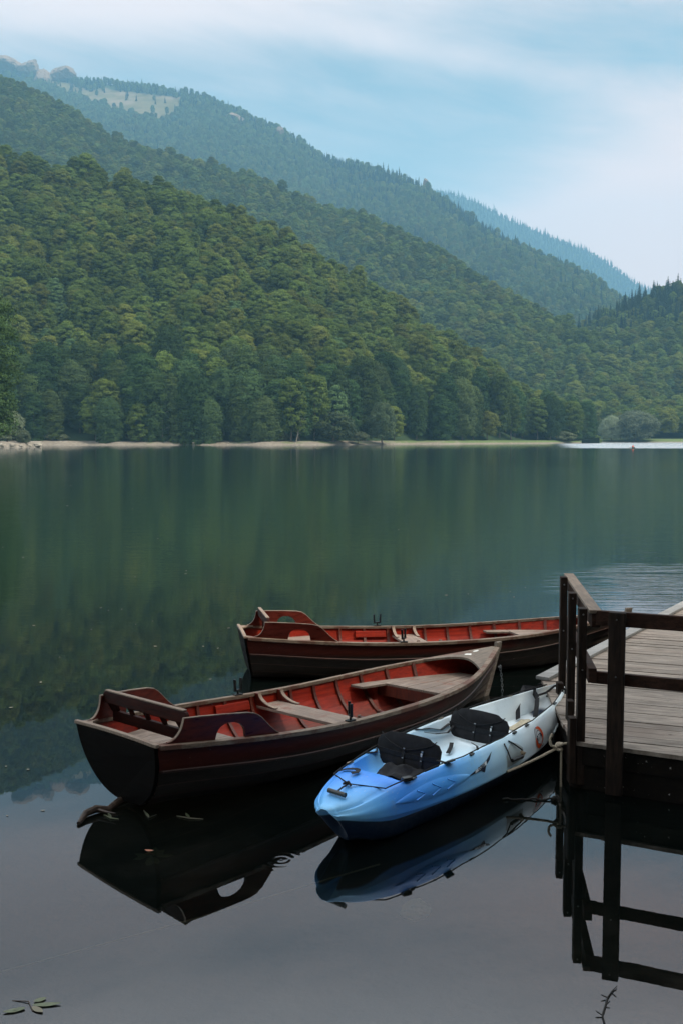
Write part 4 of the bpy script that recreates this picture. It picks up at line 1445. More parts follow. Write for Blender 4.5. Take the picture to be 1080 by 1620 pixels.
kayak = empty('kayak')
put(kayak, KM)
tag(kayak, 'blue and white sit on top kayak with two black seat backs, tied beside the dock', 'kayak')
mb = MB(); rowsK = []
NS = 150
for i in range(NS):
    t_ = (i / (NS - 1))
    t_ = t_ + .012 * math.sin(2 * PI * t_) * 0
    b, zl, zr, dep = kb(t_), kl(t_), kr(t_), kdep(t_ * KL)
    zk = -.075 + .10 * float(1 - sst(0, .16, t_)) + .20 * float(sst(.80, 1, t_))
    u = t_ * KL
    sca = 0.0
    if 2.5 < u < 3.35: sca = .030 * abs(math.sin((u - 2.5) / .85 * PI * 3.0)) ** .7
    cr_ = max(0, -dep)
    half = [(0, zk), (.42 * b, zk + .012), (.66 * b, zk + .30 * (zl - zk)), (.84 * b, zk + .74 * (zl - zk)), (1.0 * b, zl - .006), (1.006 * b, zl), (b, zl + .012)]
    half += [(abs(kside(t_, w_).y), kside(t_, w_).z) for w_ in (.25, .5, .75, .93)]
    half += [(.845 * b, zr - .004), (.81 * b, zr), (.76 * b, zr - .002)]
    d_ = max(dep, 0)
    half += [(.70 * b - sca * .4, zr - .03 * min(1, d_ / .1) - .25 * d_ + cr_ * .35), (.64 * b - sca, zr - .70 * d_ + cr_ * .6), (.56 * b, zr - .95 * d_ + cr_ * .8), (.34 * b, zr - dep * 1.0 - (.02 if d_ > .15 else 0) * 0), (.14 * b, zr - dep), (0, zr - dep)]
    # gentle seat hump along the middle of the wells
    ub0 = lambda z: .24 * max(0, (zl - z) / .30) * float(1 - sst(0, .14, t_)) - .22 * max(0, (zl - z) / .30) * float(sst(.9, 1, t_))
    full = [(u + ub0(z), v, z) for v, z in half] + [(u + ub0(z), -v, z) for v, z in half[::-1][1:-1]]
    rowsK.append(full)
r0 = rowsK[0]; zm = sum(p[2] for p in r0) / len(r0) * .35 + max(p[2] for p in r0) * .65
nose = []
for k in (.97, .88, .72, .5, .25):
    f_ = math.sqrt(1 - k * k)
    nose.append([(p[0] - .055 * k, p[1] * (.25 + .75 * f_), zm + (p[2] - zm) * f_) for p in r0])
rowsK = nose + rowsK
mb.loft(rowsK, True, True)
KH = mb.build('hull', M_KAYAK, kayak, True, sharp=56, fix=True)


def deckz(u, v=0.0):
    return kr(u / KL) - kdep(u)


def rim(u, side, dv=0.0, dz=0.004):
    t_ = u / KL
    return Vector((u, side * (kb(t_) * .82 + dv), kr(t_) + dz))


# moulded leaf-shaped foot panel on the visible side, with chevrons
for side in (-1, 1):
    mb = MB(); rows = []
    for i in range(25):
        f_ = i / 24; u = .36 + .84 * f_
        hw = .38 * math.sin(f_ * PI) ** .75 + .002
        rows.append([kside(u / KL, .50 + hw * (k / 6 - .5) * 2 * .85, .0015 + .006 * math.sin(k / 6 * PI) ** .4 * (1 - .0) * min(1, hw / .1), side) for k in range(7)])
    mb.loft(rows)
    fp = mb.build('moulded_panel', M_KAYAK, kayak, True, sharp=50, fix=True)
    for fu in (.30, .50, .70):
        u = .36 + .84 * fu; hw = .38 * math.sin(fu * PI) ** .75 * .72
        pts = [kside((u - .045) / KL, .50 - hw * .8, .008, side), kside((u + .055) / KL, .46, .008, side), kside((u - .02) / KL, .50 + hw * .8, .008, side)]
        MB().tube(pts, .0045, 6).build('chevron_ridge', M_KAYAK, fp, True)


def seat_back(u, v0, half, hgt_, lean, yaw, name_label, tint):
    """black padded backrest with webbing across it, parts of the kayak"""
    zb = deckz(u) + .02
    rot = Matrix.Rotation(yaw, 3, 'Z')
    c0 = Vector((u, v0, zb))

    def P(x, z, d):
        return c0 + rot @ Vector((lean * z / hgt_ + d - .05 * (1 - (x / half) ** 2) * .9, x, z))
    mb = MB(); F_, B_ = [], []
    nx, nz_ = 22, 9
    for i in range(nx + 1):
        x = -half + 2 * half * i / nx; f_ = x / half
        top = hgt_ * (1 - .02 - .15 * max(0, abs(f_) - .60) / .4 - .03 * (abs(f_) > .64)) + .014 * math.cos(f_ * 2.2)
        bot = .0 + .03 * max(0, abs(f_) - .75) / .25
        if abs(f_) > .97: top -= .03; bot += .03
        rf, rb = [], []
        for k in range(nz_ + 1):
            z = bot + (top - bot) * k / nz_
            puff = .007 + .006 * math.sin(min(1, max(0, (k / nz_ - .45) / .55)) * PI) * (1 - f_ * f_) + (.003 if k / nz_ < .42 else 0)
            edge = .25 if (k in (0, nz_) or i in (0, nx)) else 1
            rf.append(P(x, z, -puff * edge)); rb.append(P(x, z, .007 * edge))
        F_.append(rf); B_.append(rb)
    mb.loft(F_, flip=True); mb.loft(B_)
    mb.loft([[r[0] for r in F_], [r[0] for r in B_]], flip=True); mb.loft([[r[-1] for r in F_], [r[-1] for r in B_]])
    mb.loft([F_[0], B_[0]]); mb.loft([F_[-1], B_[-1]], flip=True)
    sb = mb.build('seat_back', M_PAD, kayak, True, sharp=60, fix=True)
    if tint: sb['label'] = tint
    pts = [P(half * .86 * f_, hgt_ * (.93 - .40 * (1 - abs(f_)) ** .55 * .9), -.014 - .007 * (1 - f_ * f_)) for f_ in np.linspace(-1, 1, 17)]
    MB().tube(pts, .004, 5).build('piping', M_WEB, sb, True)
    # webbing band and buckles on the face
    zz = hgt_ * .40
    pts = [P(half * .98 * (-1 + 2 * k / 12), zz, -.016) for k in range(13)]
    MB().ribbon(pts, .036, .005, tuple(rot @ Vector((-1, 0, .1)))).build('webbing_band', M_WEB, sb, True)
    for x in (-half * .52, half * .02):
        for z in (zz + .045, zz - .022):
            MB().box(P(x, z, -.019), (.008, .016, .016), rot).build('rivet', M_STEEL, sb, bevel=.003)
        pts = [P(x, zz + .05, -.018), P(x, zz, -.022), P(x, zz - .06, -.018), P(x, .012, -.014)]
        MB().ribbon(pts, .022, .004, tuple(rot @ Vector((-1, 0, 0)))).build('pull_strap', M_WEB, sb, True)
    MB().box(P(-half * .52, zz + .02, -.022), (.008, .013, .032), rot).build('buckle', M_WHITEP, sb, bevel=.002)
    return P, sb


P1, sb1 = seat_back(1.02, .05, .285, .235, .075, .02, 'a', 'front seat back, nearest the blue end')
P2, sb2 = seat_back(2.05, .02, .285, .235, .085, -.05, 'b', None)


def strap(pts, w_, name='strap', th=.004, mat=M_WEB, up=(0, 0, 1), parent=None):
    mb = MB(); mb.ribbon(pts, w_, th, up)
    return mb.build(name, mat, parent or kayak, True, fix=True)


# seat straps out to the rims
strap([P2(.27, .09, -.03), Vector((1.93, .30, .34)), Vector((1.78, .315, .385)), rim(1.60, 1, -.01, .006)], .032)
strap([P2(.22, .085, -.03), Vector((1.98, .255, .31)), Vector((1.80, .27, .34)), Vector((1.66, .285, .385))], .020)
strap([P2(-.27, .06, -.03), Vector((2.05, -.27, .36)), rim(2.02, -1, .0, .006)], .030)
strap([P1(-.27, .10, -.03), Vector((1.02, -.325, .41)), rim(1.0, -1, .015, .012)], .030)
strap([P1(.27, .09, -.03), Vector((.95, .28, .40)), rim(.86, 1, .0, .008)], .028)
bk_ = MB().box(rim(1.02, -1, .01, .022), (.085, .052, .018), Matrix.Rotation(-.12, 3, 'Z') @ Matrix.Rotation(-.5, 3, 'X'))
bko = bk_.build('buckle', M_BLACKP, kayak, bevel=.006)
MB().box(rim(1.02, -1, .012, .033), (.05, .022, .006), Matrix.Rotation(-.12, 3, 'Z') @ Matrix.Rotation(-.5, 3, 'X')).build('buckle_tongue', M_STEEL, bko, bevel=.002)
bk2 = MB().box(rim(.55, -1, .0, .02), (.075, .045, .03), Matrix.Rotation(-.4, 3, 'Z')).build('buckle', M_BLACKP, kayak, bevel=.008)
# loose webbing in the wells
strap([Vector((1.98, .02, deckz(1.98) + .03)), Vector((1.92, -.06, deckz(1.9) + .045)), Vector((1.84, -.12, deckz(1.84) + .02)), Vector((1.80, -.07, deckz(1.8) + .01))], .022, up=(0.3, -.3, 1))
strap([Vector((1.9, .17, deckz(1.9) + .035)), Vector((1.80, .12, deckz(1.8) + .04)), Vector((1.72, .10, deckz(1.72) + .022))], .034)
strap([Vector((1.55, .20, deckz(1.55) + .06)), Vector((1.5, .13, deckz(1.5) + .075)), Vector((1.44, .06, deckz(1.44) + .05))], .026)
# dark cushion folded in the recess behind the blue deck
mb = MB(); rows = []
for i in range(13):
    f_ = i / 12; row = []
    for k in range(11):
        g_ = k / 10
        u = .72 + .27 * f_ + .02 * math.sin(g_ * 9); v = -.15 + .31 * g_
        row.append((u, v, deckz(.85) + .03 + .045 * math.sin(f_ * PI) * math.sin(g_ * PI) ** .5 + .018 * math.sin(f_ * 9 + g_ * 4) + .012 * math.cos(g_ * 15)))
    rows.append(row)
mb.loft(rows); mb.loft([[(x, y, z - .05) for x, y, z in r] for r in rows], flip=True)
mb.build('seat_cushion', M_PAD, kayak, True, fix=True)
# thigh strap hung across the white end
top_ = rim(3.38, 1, -.02, .01)
strap([Vector((2.97, .10, deckz(2.97) + .03)), Vector((3.10, .17, .30)), Vector((3.24, .22, .37)), Vector((3.36, .235, .43)), top_], .046, up=(-1, 0, .35))
strap([Vector((3.36, .235, .425)), Vector((3.35, .13, .40)), Vector((3.30, .07, .36))], .050, up=(-1, 0, .35))
strap([Vector((3.30, .07, .36)), Vector((3.22, .035, .31)), Vector((3.14, .01, deckz(3.14) + .02))], .046, up=(-1, 0, .35))
MB().tube([Vector((3.32, .10, .37)), Vector((3.45, .05, .385)), Vector((3.56, .02, .43)), Vector((3.57, -.03, .45)), rim(3.52, -1, .02, .0), kside(3.5 / KL, .75, .006), kside(3.47 / KL, .3, .006)], .011, 8).build('strap_cord', M_WEB, kayak, True)
# crumpled tan cloth in the well
mb = MB(); rows = []
for i in range(15):
    row = []
    for k in range(15):
        f_, g_ = i / 14, k / 14
        e_ = math.sin(f_ * PI) ** .5 * math.sin(g_ * PI) ** .5
        row.append((2.72 + .34 * f_ + .02 * math.sin(g_ * 7), -.17 + .25 * g_ + .02 * math.cos(f_ * 8), deckz(2.9) + .006 + e_ * (.035 + .02 * math.sin(f_ * 11 + g_ * 5) + .014 * math.cos(g_ * 17 - f_ * 6))))
    rows.append(row)
mb.loft(rows)
cl = mb.build('crumpled_cloth', M_FOAM, None, True, sharp=80)
put(cl, KM)
tag(cl, 'crumpled tan cloth lying in the white well of the kayak', 'cloth')
# deck line, eyelets
for side in (-1, 1):
    us = list(np.linspace(.34, 3.56, 60)) if side < 0 else list(np.linspace(.36, 3.54, 60))
    pts = [Vector((.22, 0.0, deckz(.22) + .02))] + [rim(u, side, -.004, .012 + .010 * abs(math.sin(u * 5.2))) for u in us]
    MB().tube(pts, .0048, 6).build('deck_line', M_CORD, kayak, True)
    for u in (.62, 1.32, 2.02, 2.27, 3.05):
        p = rim(u, side, .004, .006)
        MB().box(p, (.060, .022, .012), Matrix.Rotation(side * -.1, 3, 'Z')).build('eyelet', M_TANFIT if side > 0 else M_BLACKP, kayak, bevel=.004)
# bow toggle
hz = deckz(.09) + .016
tg = MB().tube([Vector((.095, .075, hz + .012)), Vector((.085, -.075, hz + .012))], .017, 10).build('carry_handle', M_BLACKP, kayak, True)
MB().tube([Vector((.09, 0, hz + .02)), Vector((.15, 0, deckz(.15) + .03)), Vector((.22, 0, deckz(.22) + .02))], .006, 6).build('handle_cord', M_CORD, tg, True)
MB().tube([Vector((.205, -.03, deckz(.21) + .02)), Vector((.22, .0, deckz(.22) + .034)), Vector((.205, .03, deckz(.21) + .02)), Vector((.235, .01, deckz(.22) + .02))], .009, 6).build('cord_knot', M_CORD, tg, True)
# little black toggle strap on the blue deck
strap([Vector((.41, .215, .415)), Vector((.42, .16, .435)), Vector((.425, .09, .448)), Vector((.42, .06, .448))], .038)
strap([Vector((.42, .06, .448)), Vector((.385, .045, .446)), Vector((.35, .07, .44))], .034)
# side carry handle in its moulded recess
rec = MB(); rows = []
for i in range(9):
    f_ = i / 8; u = 1.74 + .30 * f_
    rows.append([kside(u / KL, .08 + .80 * k / 6 * (.55 + .45 * math.sin(f_ * PI)), .003 - .0 * k, -1) for k in range(7)])
rec.loft(rows)
M_RECESS = plain('grey_recess', (0.36, 0.42, 0.44), 0.5, 0.4, 0.12, 20)
rc = rec.build('handle_recess', M_RECESS, kayak, True, fix=True)
MB().tube([kside(1.79 / KL, .30, .022), kside(1.95 / KL, .26, .034)], .015, 10).build('carry_handle', M_BLACKP, kayak, True)
MB().tube([kside(1.78 / KL, .98, .006), kside(1.76 / KL, .7, .02), kside(1.78 / KL, .32, .018), kside(1.86 / KL, .28, .03), kside(1.96 / KL, .28, .03), kside(1.97 / KL, .5, .03), kside(1.90 / KL, .85, .012), kside(1.86 / KL, .99, .006)], .006, 6).build('handle_cord', M_CORD, kayak, True)
kn = MB().tube([kside(1.955 / KL, .20, .02), kside(1.985 / KL, .38, .035), kside(1.955 / KL, .42, .03)], .016, 7).build('cord_knot', M_TANFIT, kayak, True)
# scupper hole near the tip, its dark inside drawn as a black disc
MB().tube([Vector((3.50, .06, deckz(3.50) + .004)), Vector((3.51, .06, deckz(3.50) + .012))], .018, 12).build('scupper_hole', M_BLACKP, kayak, True)
# moulded rub rail strip on the far end of the side
mb = MB(); rows = []
for i in range(20):
    f_ = i / 19; u = 2.80 + .78 * f_
    w0, w1 = .06, .10 + .55 * min(1, f_ * 1.6) ** .8
    rows.append([kside(u / KL, w0, .002), kside(u / KL, w0 + .03, .012), kside(u / KL, w1 - .03, .012), kside(u / KL, w1, .002)])
mb.loft(rows); mb.build('moulded_panel', M_KAYAK, kayak, True, fix=True)


# --- printed marks
def glyphs(txt, size, mapper, mat, name, parent, bold=0.0, shear=0.0, space=1.0):
    cu = bpy.data.curves.new('lettering', 'FONT')
    cu.body = txt; cu.size = size; cu.align_x = 'CENTER'; cu.align_y = 'CENTER'; cu.offset = bold; cu.shear = shear; cu.space_character = space
    ob = bpy.data.objects.new('lettering', cu); COL.objects.link(ob)
    bpy.context.view_layer.update()
    me = bpy.data.meshes.new_from_object(ob.evaluated_get(bpy.context.evaluated_depsgraph_get()))
    bpy.data.objects.remove(ob)
    for v in me.vertices:
        v.co = mapper(v.co.x, v.co.y)
    me.materials.clear(); me.materials.append(mat)
    me.name = name
    o = bpy.data.objects.new(name, me); COL.objects.link(o); o.parent = parent
    return o


def side_map(u0, w0, rot_, out):
    def f(x, y):
        c_, s_ = math.cos(rot_), math.sin(rot_)
        a, b = x * c_ - y * s_, x * s_ + y * c_
        u = u0 + a
        hgt_ = (kside(u0 / KL, 1) - kside(u0 / KL, 0)).length
        return kside(u / KL, w0 + b / hgt_, out, -1)
    return f


# round emblem: two orange arcs, dark ring lines, three letters, small line below
em = side_map(2.40, .48, 0.12, .0028)
em2 = side_map(2.40, .48, 0.12, .0045)
RAD = .088
mb = MB(); rows = []
for k in range(33):
    a = k / 32 * 2 * PI
    rows.append([em(0, 0)] + [em(math.cos(a) * RAD * f_, math.sin(a) * RAD * f_) for f_ in (.5, 1.0)])
mb.loft(rows)
disc = mb.build('round_emblem', M_STICK, kayak, True, fix=True)


def arc(a0, a1, r0, r1, mat, name):
    mb = MB(); rows = []
    for k in range(25):
        a = R(a0 + (a1 - a0) * k / 24)
        ta = min(1, min(k, 24 - k) / 7) * .75 + .25
        rm = (r0 + r1) / 2; hw = (r1 - r0) / 2 * ta
        rows.append([em2(math.cos(a) * RAD * (rm - hw), math.sin(a) * RAD * (rm - hw)), em2(math.cos(a) * RAD * (rm + hw), math.sin(a) * RAD * (rm + hw))])
    mb.loft(rows); return mb.build(name, mat, disc, fix=True)


arc(-62, 92, .68, 1.06, M_ORANGE, 'orange_arc'); arc(160, 296, .68, 1.06, M_ORANGE, 'orange_arc')
arc(86, 168, .90, 1.0, M_INK, 'dark_arc'); arc(266, 342, .90, 1.0, M_INK, 'dark_arc'); arc(0, 358, .60, .67, M_INK, 'dark_ring')
glyphs('RTM', .072, em2, M_INK, 'lettering', disc, .0012, .3)
glyphs('KAYAKS', .030, side_map(2.435, .0, 0.12, .0045), M_INK, 'lettering', disc, .0006, .2)
# winged name badge
lm = side_map(1.36, .60, .10, .0030); lm2 = side_map(1.36, .60, .10, .0046)
pts = [(-.20, -.006), (-.06, .006), (.09, .020), (.215, .046), (.135, .008), (.065, -.010), (.022, -.050), (-.02, -.022), (-.09, -.016)]
mb = MB(); mb.add([lm(x, y) for x, y in pts], [tuple(range(len(pts)))])
bd = mb.build('name_badge', M_INK, kayak, fix=True)
mb = MB(); pp = [(-.10, -.013), (-.09, .004), (.09, .019), (.075, -.006)]
mb.add([lm2(x, y) for x, y in pp], [(0, 1, 2, 3)]); mb.build('badge_field', M_STICK, bd, fix=True)
glyphs('OCEAN', .030, side_map(1.356, .61, .12, .0062), M_INK, 'lettering', bd, .0012, .25)

# ================================================================== DOCK
DK = .388
M_DECK = None
t = NT('deck_boards')
o = t.obj()
mp = t.n('ShaderNodeMapping'); mp.inputs['Rotation'].default_value = (0, 0, R(21)); t.l(o, mp.inputs['Vector'])
g = t.noise(mp.outputs[0], 3.0, 8, 0.68, 0.5, (1, 14, 1)); b = t.noise(mp.outputs[0], 0.9, 5, 0.65, 0.0, (1, 2.4, 1))
sp = t.n('ShaderNodeSeparateXYZ'); t.l(mp.outputs[0], sp.inputs[0])
bid = t.math('FLOOR', t.math('DIVIDE', sp.outputs[1], 0.15))
wn = t.n('ShaderNodeTexWhiteNoise', noise_dimensions='1D'); t.l(bid, wn.inputs['W'])
c = t.mix(t.mapr(g, 0.3, 0.72), (0.125, 0.100, 0.081), (0.36, 0.305, 0.258))
c = t.mix(t.mapr(b, 0.48, 0.68, 0, .65), c, (0.150, 0.112, 0.090))
c = t.mix(t.mapr(t.noise(o, 0.9, 6, 0.7), 0.56, 0.70, 0, .5), c, (0.10, 0.085, 0.068))
vo = t.n('ShaderNodeTexVoronoi'); vo.inputs['Scale'].default_value = 2.3; t.l(mp.outputs[0], vo.inputs['Vector'])
c = t.mix(t.mapr(vo.outputs['Distance'], 0.03, 0.06, .7, 0), c, (0.05, 0.035, 0.026))
bri = t.mapr(wn.outputs['Value'], 0, 1, 0.78, 1.12, False)
mul = t.n('ShaderNodeVectorMath', operation='SCALE'); t.l(c, mul.inputs[0]); t.l(bri, mul.inputs['Scale'])
t.bsdf(mul.outputs[0], 0.8, 0.25, g, 0.6, 0.004)
M_DECK = t.m
M_POST = wood('dark_post_wood', (0.009, 0.006, 0.005), (0.038, 0.024, 0.017), (9, 9, 1), 5, 0.7, 18, (0.08, 0.06, 0.045), .68, .76, spec=0.12)
M_RAIL = wood('dark_rail_wood', (0.014, 0.007, 0.005), (0.055, 0.026, 0.017), (1, 9, 9), 5, 0.65, 18, (0.10, 0.07, 0.05), .69, .77, spec=0.12)
M_RAILTOP = wood('pale_rail_top', (0.115, 0.082, 0.060), (0.27, 0.205, 0.155), (9, 1, 9), 5, 0.75, 4, (0.07, 0.04, 0.03), .58, .68)  # paler wood for the top of the side hand rail
M_FASCIA = wood('wet_fascia', (0.004, 0.003, 0.0025), (0.014, 0.011, 0.008), (1, 8, 8), 4, 0.65, 26, (0.34, 0.33, 0.31), .66, .69, spec=0.1)
M_EDGEB = wood('grey_edge_board', (0.17, 0.165, 0.16), (0.33, 0.32, 0.305), (1, 9, 9), 5, 0.8)

dock = empty('wooden_dock', (1.85, 7.83, 0))
tag(dock, 'weathered plank dock with dark post and rail fence beside the kayak', 'dock')
OFF = Vector((1.85, 7.83, 0))


def D(x, y, z): return Vector((x, y, z)) - OFF


def dpart(mb, name, mat, bevel=0.004, smooth=False, parent=None):
    return mb.build(name, mat, parent or dock, smooth, bevel, fix=True)


ne = Vector((math.cos(R(-27)), math.sin(R(-27)), 0))         # along the near edge
fe = Vector((math.cos(R(56.6)), math.sin(R(56.6)), 0))       # along the far edge
P1_ = Vector((1.85, 7.83, 0)); P2_ = Vector((2.02, 9.85, 0))
outline = [P1_, P1_ + ne * 4.2, P1_ + ne * 4.2 + Vector((5.5, 7.5, 0)), P2_ + fe * 10.5, P2_]


def clip(poly, nrm, d, keep_ge=True):
    out_ = []
    for i in range(len(poly)):
        a, b = poly[i], poly[(i + 1) % len(poly)]
        da, db = a.dot(nrm) - d, b.dot(nrm) - d
        if not keep_ge: da, db = -da, -db
        if da >= 0: out_.append(a)
        if (da >= 0) != (db >= 0): out_.append(a + (b - a) * (da / (da - db)))
    return out_


bd_dir = Vector((math.cos(R(-21)), math.sin(R(-21)), 0)); bd_n = Vector((-bd_dir.y, bd_dir.x, 0))
lo = min(p.dot(bd_n) for p in outline); hi = max(p.dot(bd_n) for p in outline)
mb = MB(); rb = np.random.default_rng(4)
k = math.floor(lo / .15)
while k * .15 < hi:
    d0, d1 = k * .15 + .0045, (k + 1) * .15 - .0045
    pl = clip(clip(outline, bd_n, d0), bd_n, d1, False)
    if len(pl) >= 3:
        dz = rb.uniform(-.004, .004); ext = rb.uniform(0, .02)
        pl = [p - bd_dir * (ext if p.dot(bd_dir) < (P1_.dot(bd_dir) + .6) else 0) for p in pl]
        n = len(pl)
        tl = rb.uniform(-.003, .003)
        top_ = [D(p.x, p.y, DK + dz + tl * ((p.dot(bd_n) - d0) / .141 - .5)) for p in pl]; bot_ = [D(p.x, p.y, DK - .034) for p in pl]
        mb.add(top_ + bot_, [tuple(range(n)), tuple(range(n, 2 * n))[::-1]] + [(i, i + n, (i + 1) % n + n, (i + 1) % n) for i in range(n)])
        for jo in (.22, 1.15, 2.1, 3.05, 4.0):
            for dn in (.035, .106):
                b0 = min((p.dot(bd_dir) for p in pl)); q = bd_dir * (b0 + jo + rb.uniform(-.02, .02)) + bd_n * (d0 + dn)
                if b0 + jo < max(p.dot(bd_dir) for p in pl) - .05:
                    c_ = D(q.x, q.y, DK + dz + .0022)
                    mb.add([c_ + Vector((.0055 * math.cos(a), .0055 * math.sin(a), 0)) for a in np.linspace(0, 2 * PI, 9)[:-1]], [tuple(range(8))], 1)
    k += 1
dpart(mb, 'deck_boards', [M_DECK, M_IRON], 0)
# edge board along the lake side
a, b = P2_ + fe * -.02, P2_ + fe * 10.4
nl_ = Vector((-fe.y, fe.x, 0))
mb = MB().beam(D(a.x, a.y, DK + .022) + nl_ * .00, D(b.x, b.y, DK + .022) + nl_ * .00, .14, .035); dpart(mb, 'edge_board', M_EDGEB)
mb = MB().beam(D(a.x, a.y, DK - .15) + nl_ * .02, D(b.x, b.y, DK - .15) + nl_ * .02, .06, .22); dpart(mb, 'fascia_board', M_FASCIA)
# near fascia: two stacked dark beams nearly to the water
nn = Vector((ne.y, -ne.x, 0))                                 # outward (towards the viewer)
for z, h_, o_ in ((DK - .115, .15, -.045), (.115, .26, -.06)):
    a, b = P1_ + nn * o_ + ne * .0, P1_ + nn * o_ + ne * 4.1
    mb = MB().beam(D(a.x, a.y, z), D(b.x, b.y, z), .06, h_); dpart(mb, 'fascia_board', M_FASCIA)
le = (P2_ - P1_).normalized(); ln = Vector((-le.y, le.x, 0))
for z, h_, o_ in ((DK - .115, .15, -.05), (.06, .34, -.07)):
    a, b = P1_ + ln * o_ + le * .03, P2_ + ln * o_ - le * .05
    mb = MB().beam(D(a.x, a.y, z), D(b.x, b.y, z), .06, h_); dpart(mb, 'fascia_board', M_FASCIA)
# piles under the dock
for p in (P1_ + le * .10 + ne * .07, P1_ + le * 1.0 + ne * .06, P2_ + fe * .15 - le * .1 + ne * .1, P1_ + ne * 1.6 + le * .15, P1_ + ne * 3.2 + le * .2, P2_ + fe * 3, P2_ + fe * 6, P2_ + fe * 9):
    mb = MB().tube([D(p.x, p.y, -2.2), D(p.x, p.y, DK - .04)], .075, 12); dpart(mb, 'pile', M_POST, 0, True)
# railing posts
ZR = 1.465
rail_near0 = Vector((1.955, 7.745, 0)); nr = Vector((math.cos(R(-24)), math.sin(R(-24)), 0))
posts = [((2.125, 7.600), .125, .05, ZR + .004, -24, .03), ((1.918, 7.86), .064, .10, ZR - .005, 84, .03), ((2.020, 8.66), .066, .10, ZR - .005, 84, .05), ((2.130, 9.49), .064, .10, ZR + .02, 84, .05)]
for (x, y), wx_, wy_, zt_, rz_, z0_ in posts:
    rot = Matrix.Rotation(R(rz_) if rz_ < 0 else R(rz_ - 90), 3, 'Z')
    mb = MB().box(D(x, y, (zt_ + z0_) / 2), (wx_, wy_, zt_ - z0_), rot); po = dpart(mb, 'railing_post', M_POST, .005)
    for zz in (ZR - .05, .97):
        q = D(x, y, zz) + rot @ Vector((.0, -wy_ / 2 - .002, 0))
        dpart(MB().tube([q, q + rot @ Vector((0, -.006, 0))], .007, 8), 'bolt_head', M_STEEL, 0, False, po)
# outer cleats bolted beside the two middle posts
for (x, y), z0_, z1_ in (((2.088, 9.33), .10, .50), ((1.985, 8.46), .06, .56), ((1.865, 7.86), .05, .58)):
    dpart(MB().box(D(x - .02, y - .02, (z0_ + z1_) / 2), (.055, .09, z1_ - z0_)), 'post_cleat', M_POST, .004)
# the rails
lr0, lr1 = Vector((1.985, 7.715, 0)), Vector((2.262, 9.86, 0))
dpart(MB().beam(D(lr0.x, lr0.y, ZR - .012), D(lr1.x, lr1.y, ZR - .012), .095, .028), 'hand_rail', M_RAILTOP, .004)
dpart(MB().beam(D(lr0.x + .008, lr0.y + .01, ZR - .082), D(lr1.x + .0, lr1.y, ZR - .082), .068, .110), 'hand_rail', M_RAIL, .004)
m0_, m1_ = Vector((1.955, 7.655, 0)), Vector((2.235, 9.78, 0))
dpart(MB().beam(D(m0_.x, m0_.y, .96), D(m1_.x, m1_.y, .96), .065, .115), 'middle_rail', M_RAIL, .004)
a = Vector((2.00, 7.735, 0)); b = a + nr * 4.0
dpart(MB().beam(D(a.x, a.y, ZR - .060), D(b.x, b.y, ZR - .060), .045, .115), 'hand_rail', M_RAIL, .005)
a = Vector((1.965, 7.73, 0)); b = a + nr * 4.0
dpart(MB().beam(D(a.x, a.y, .935), D(b.x, b.y, .935), .045, .095), 'middle_rail', M_RAIL, .005)
q = Vector((2.125, 7.600, 0)) + nr * 2.1
dpart(MB().box(D(q.x, q.y, (ZR + .03) / 2), (.125, .05, ZR - .03), Matrix.Rotation(R(-24), 3, 'Z')), 'railing_post', M_POST, .005)

# ================================================================== ROPES, CHAIN
def catenary(a, b, sag, n=16):
    a, b = Vector(a), Vector(b)
    return [a.lerp(b, k / n) + Vector((0, 0, -sag * 4 * (k / n) * (1 - k / n))) for k in range(n + 1)]


def rope_mesh(pts, r, mat, name, parent=None):
    """laid rope: three strands twisted"""
    mb = MB()
    L = 0; acc = [0]
    for i in range(1, len(pts)):
        L += (pts[i] - pts[i - 1]).length; acc.append(L)
    n = max(12, int(L / .012))
    fine_ = []
    for k in range(n + 1):
        s_ = L * k / n; j = min(len(pts) - 2, int(np.searchsorted(acc, s_, 'right') - 1)); f_ = (s_ - acc[j]) / max(1e-6, acc[j + 1] - acc[j])
        fine_.append((pts[j].lerp(pts[j + 1], f_), (pts[j + 1] - pts[j]).normalized(), s_))
    for st in range(3):
        pp = []
        for p, d, s_ in fine_:
            x = d.cross(Vector((.3, .2, 1))).normalized(); y = d.cross(x)
            a = s_ / (r * 7) * 2 * PI + st * 2 * PI / 3
            pp.append(p + (x * math.cos(a) + y * math.sin(a)) * r * .5)
        mb.tube(pp, r * .62, 5)
    return mb.build(name, mat, parent, True, sharp=60)


kp = atz(882, 1181, .30)
knot = Vector((1.755, 7.90, .315))
kst = KM @ Vector((2.45, -.42, .10))
rope = empty('mooring_rope', (knot.x, knot.y, knot.z))
tag(rope, 'pale hemp rope knotted on the dock corner and led along the kayak side', 'rope')
lp = lambda v: Vector(v) - knot
a_ = KM @ kside(1.72 / KL, -.06, .012)
rope_mesh([lp(p) for p in catenary(knot, a_, .01)], .011, M_ROPE, 'rope_length', rope)
hk = []
for k in range(26):
    a = k / 25 * 2 * PI * 2.6
    hk.append(Vector((.022 * math.cos(a) + .006 * k / 25, .03 * math.sin(a), -.03 + .065 * k / 25 + .012 * math.sin(a * .7))))
rope_mesh(hk, .013, M_ROPE, 'knot', rope)
rope_mesh([Vector((-.02, -.02, .0)), Vector((-.07, -.02, .02)), Vector((-.075, -.01, .07)), Vector((-.055, .0, .11))], .011, M_ROPE, 'rope_end', rope)
rope_mesh([Vector((.0, .0, .02)), Vector((.06, .0, .03)), Vector((.12, .02, .025)), Vector((.2, .06, .03))], .010, M_ROPE, 'rope_length', rope)
rope_mesh([Vector((.015, -.025, .0)), Vector((.014, -.03, -.12)), Vector((.016, -.03, -.36))], .009, M_ROPE, 'rope_tail', rope)

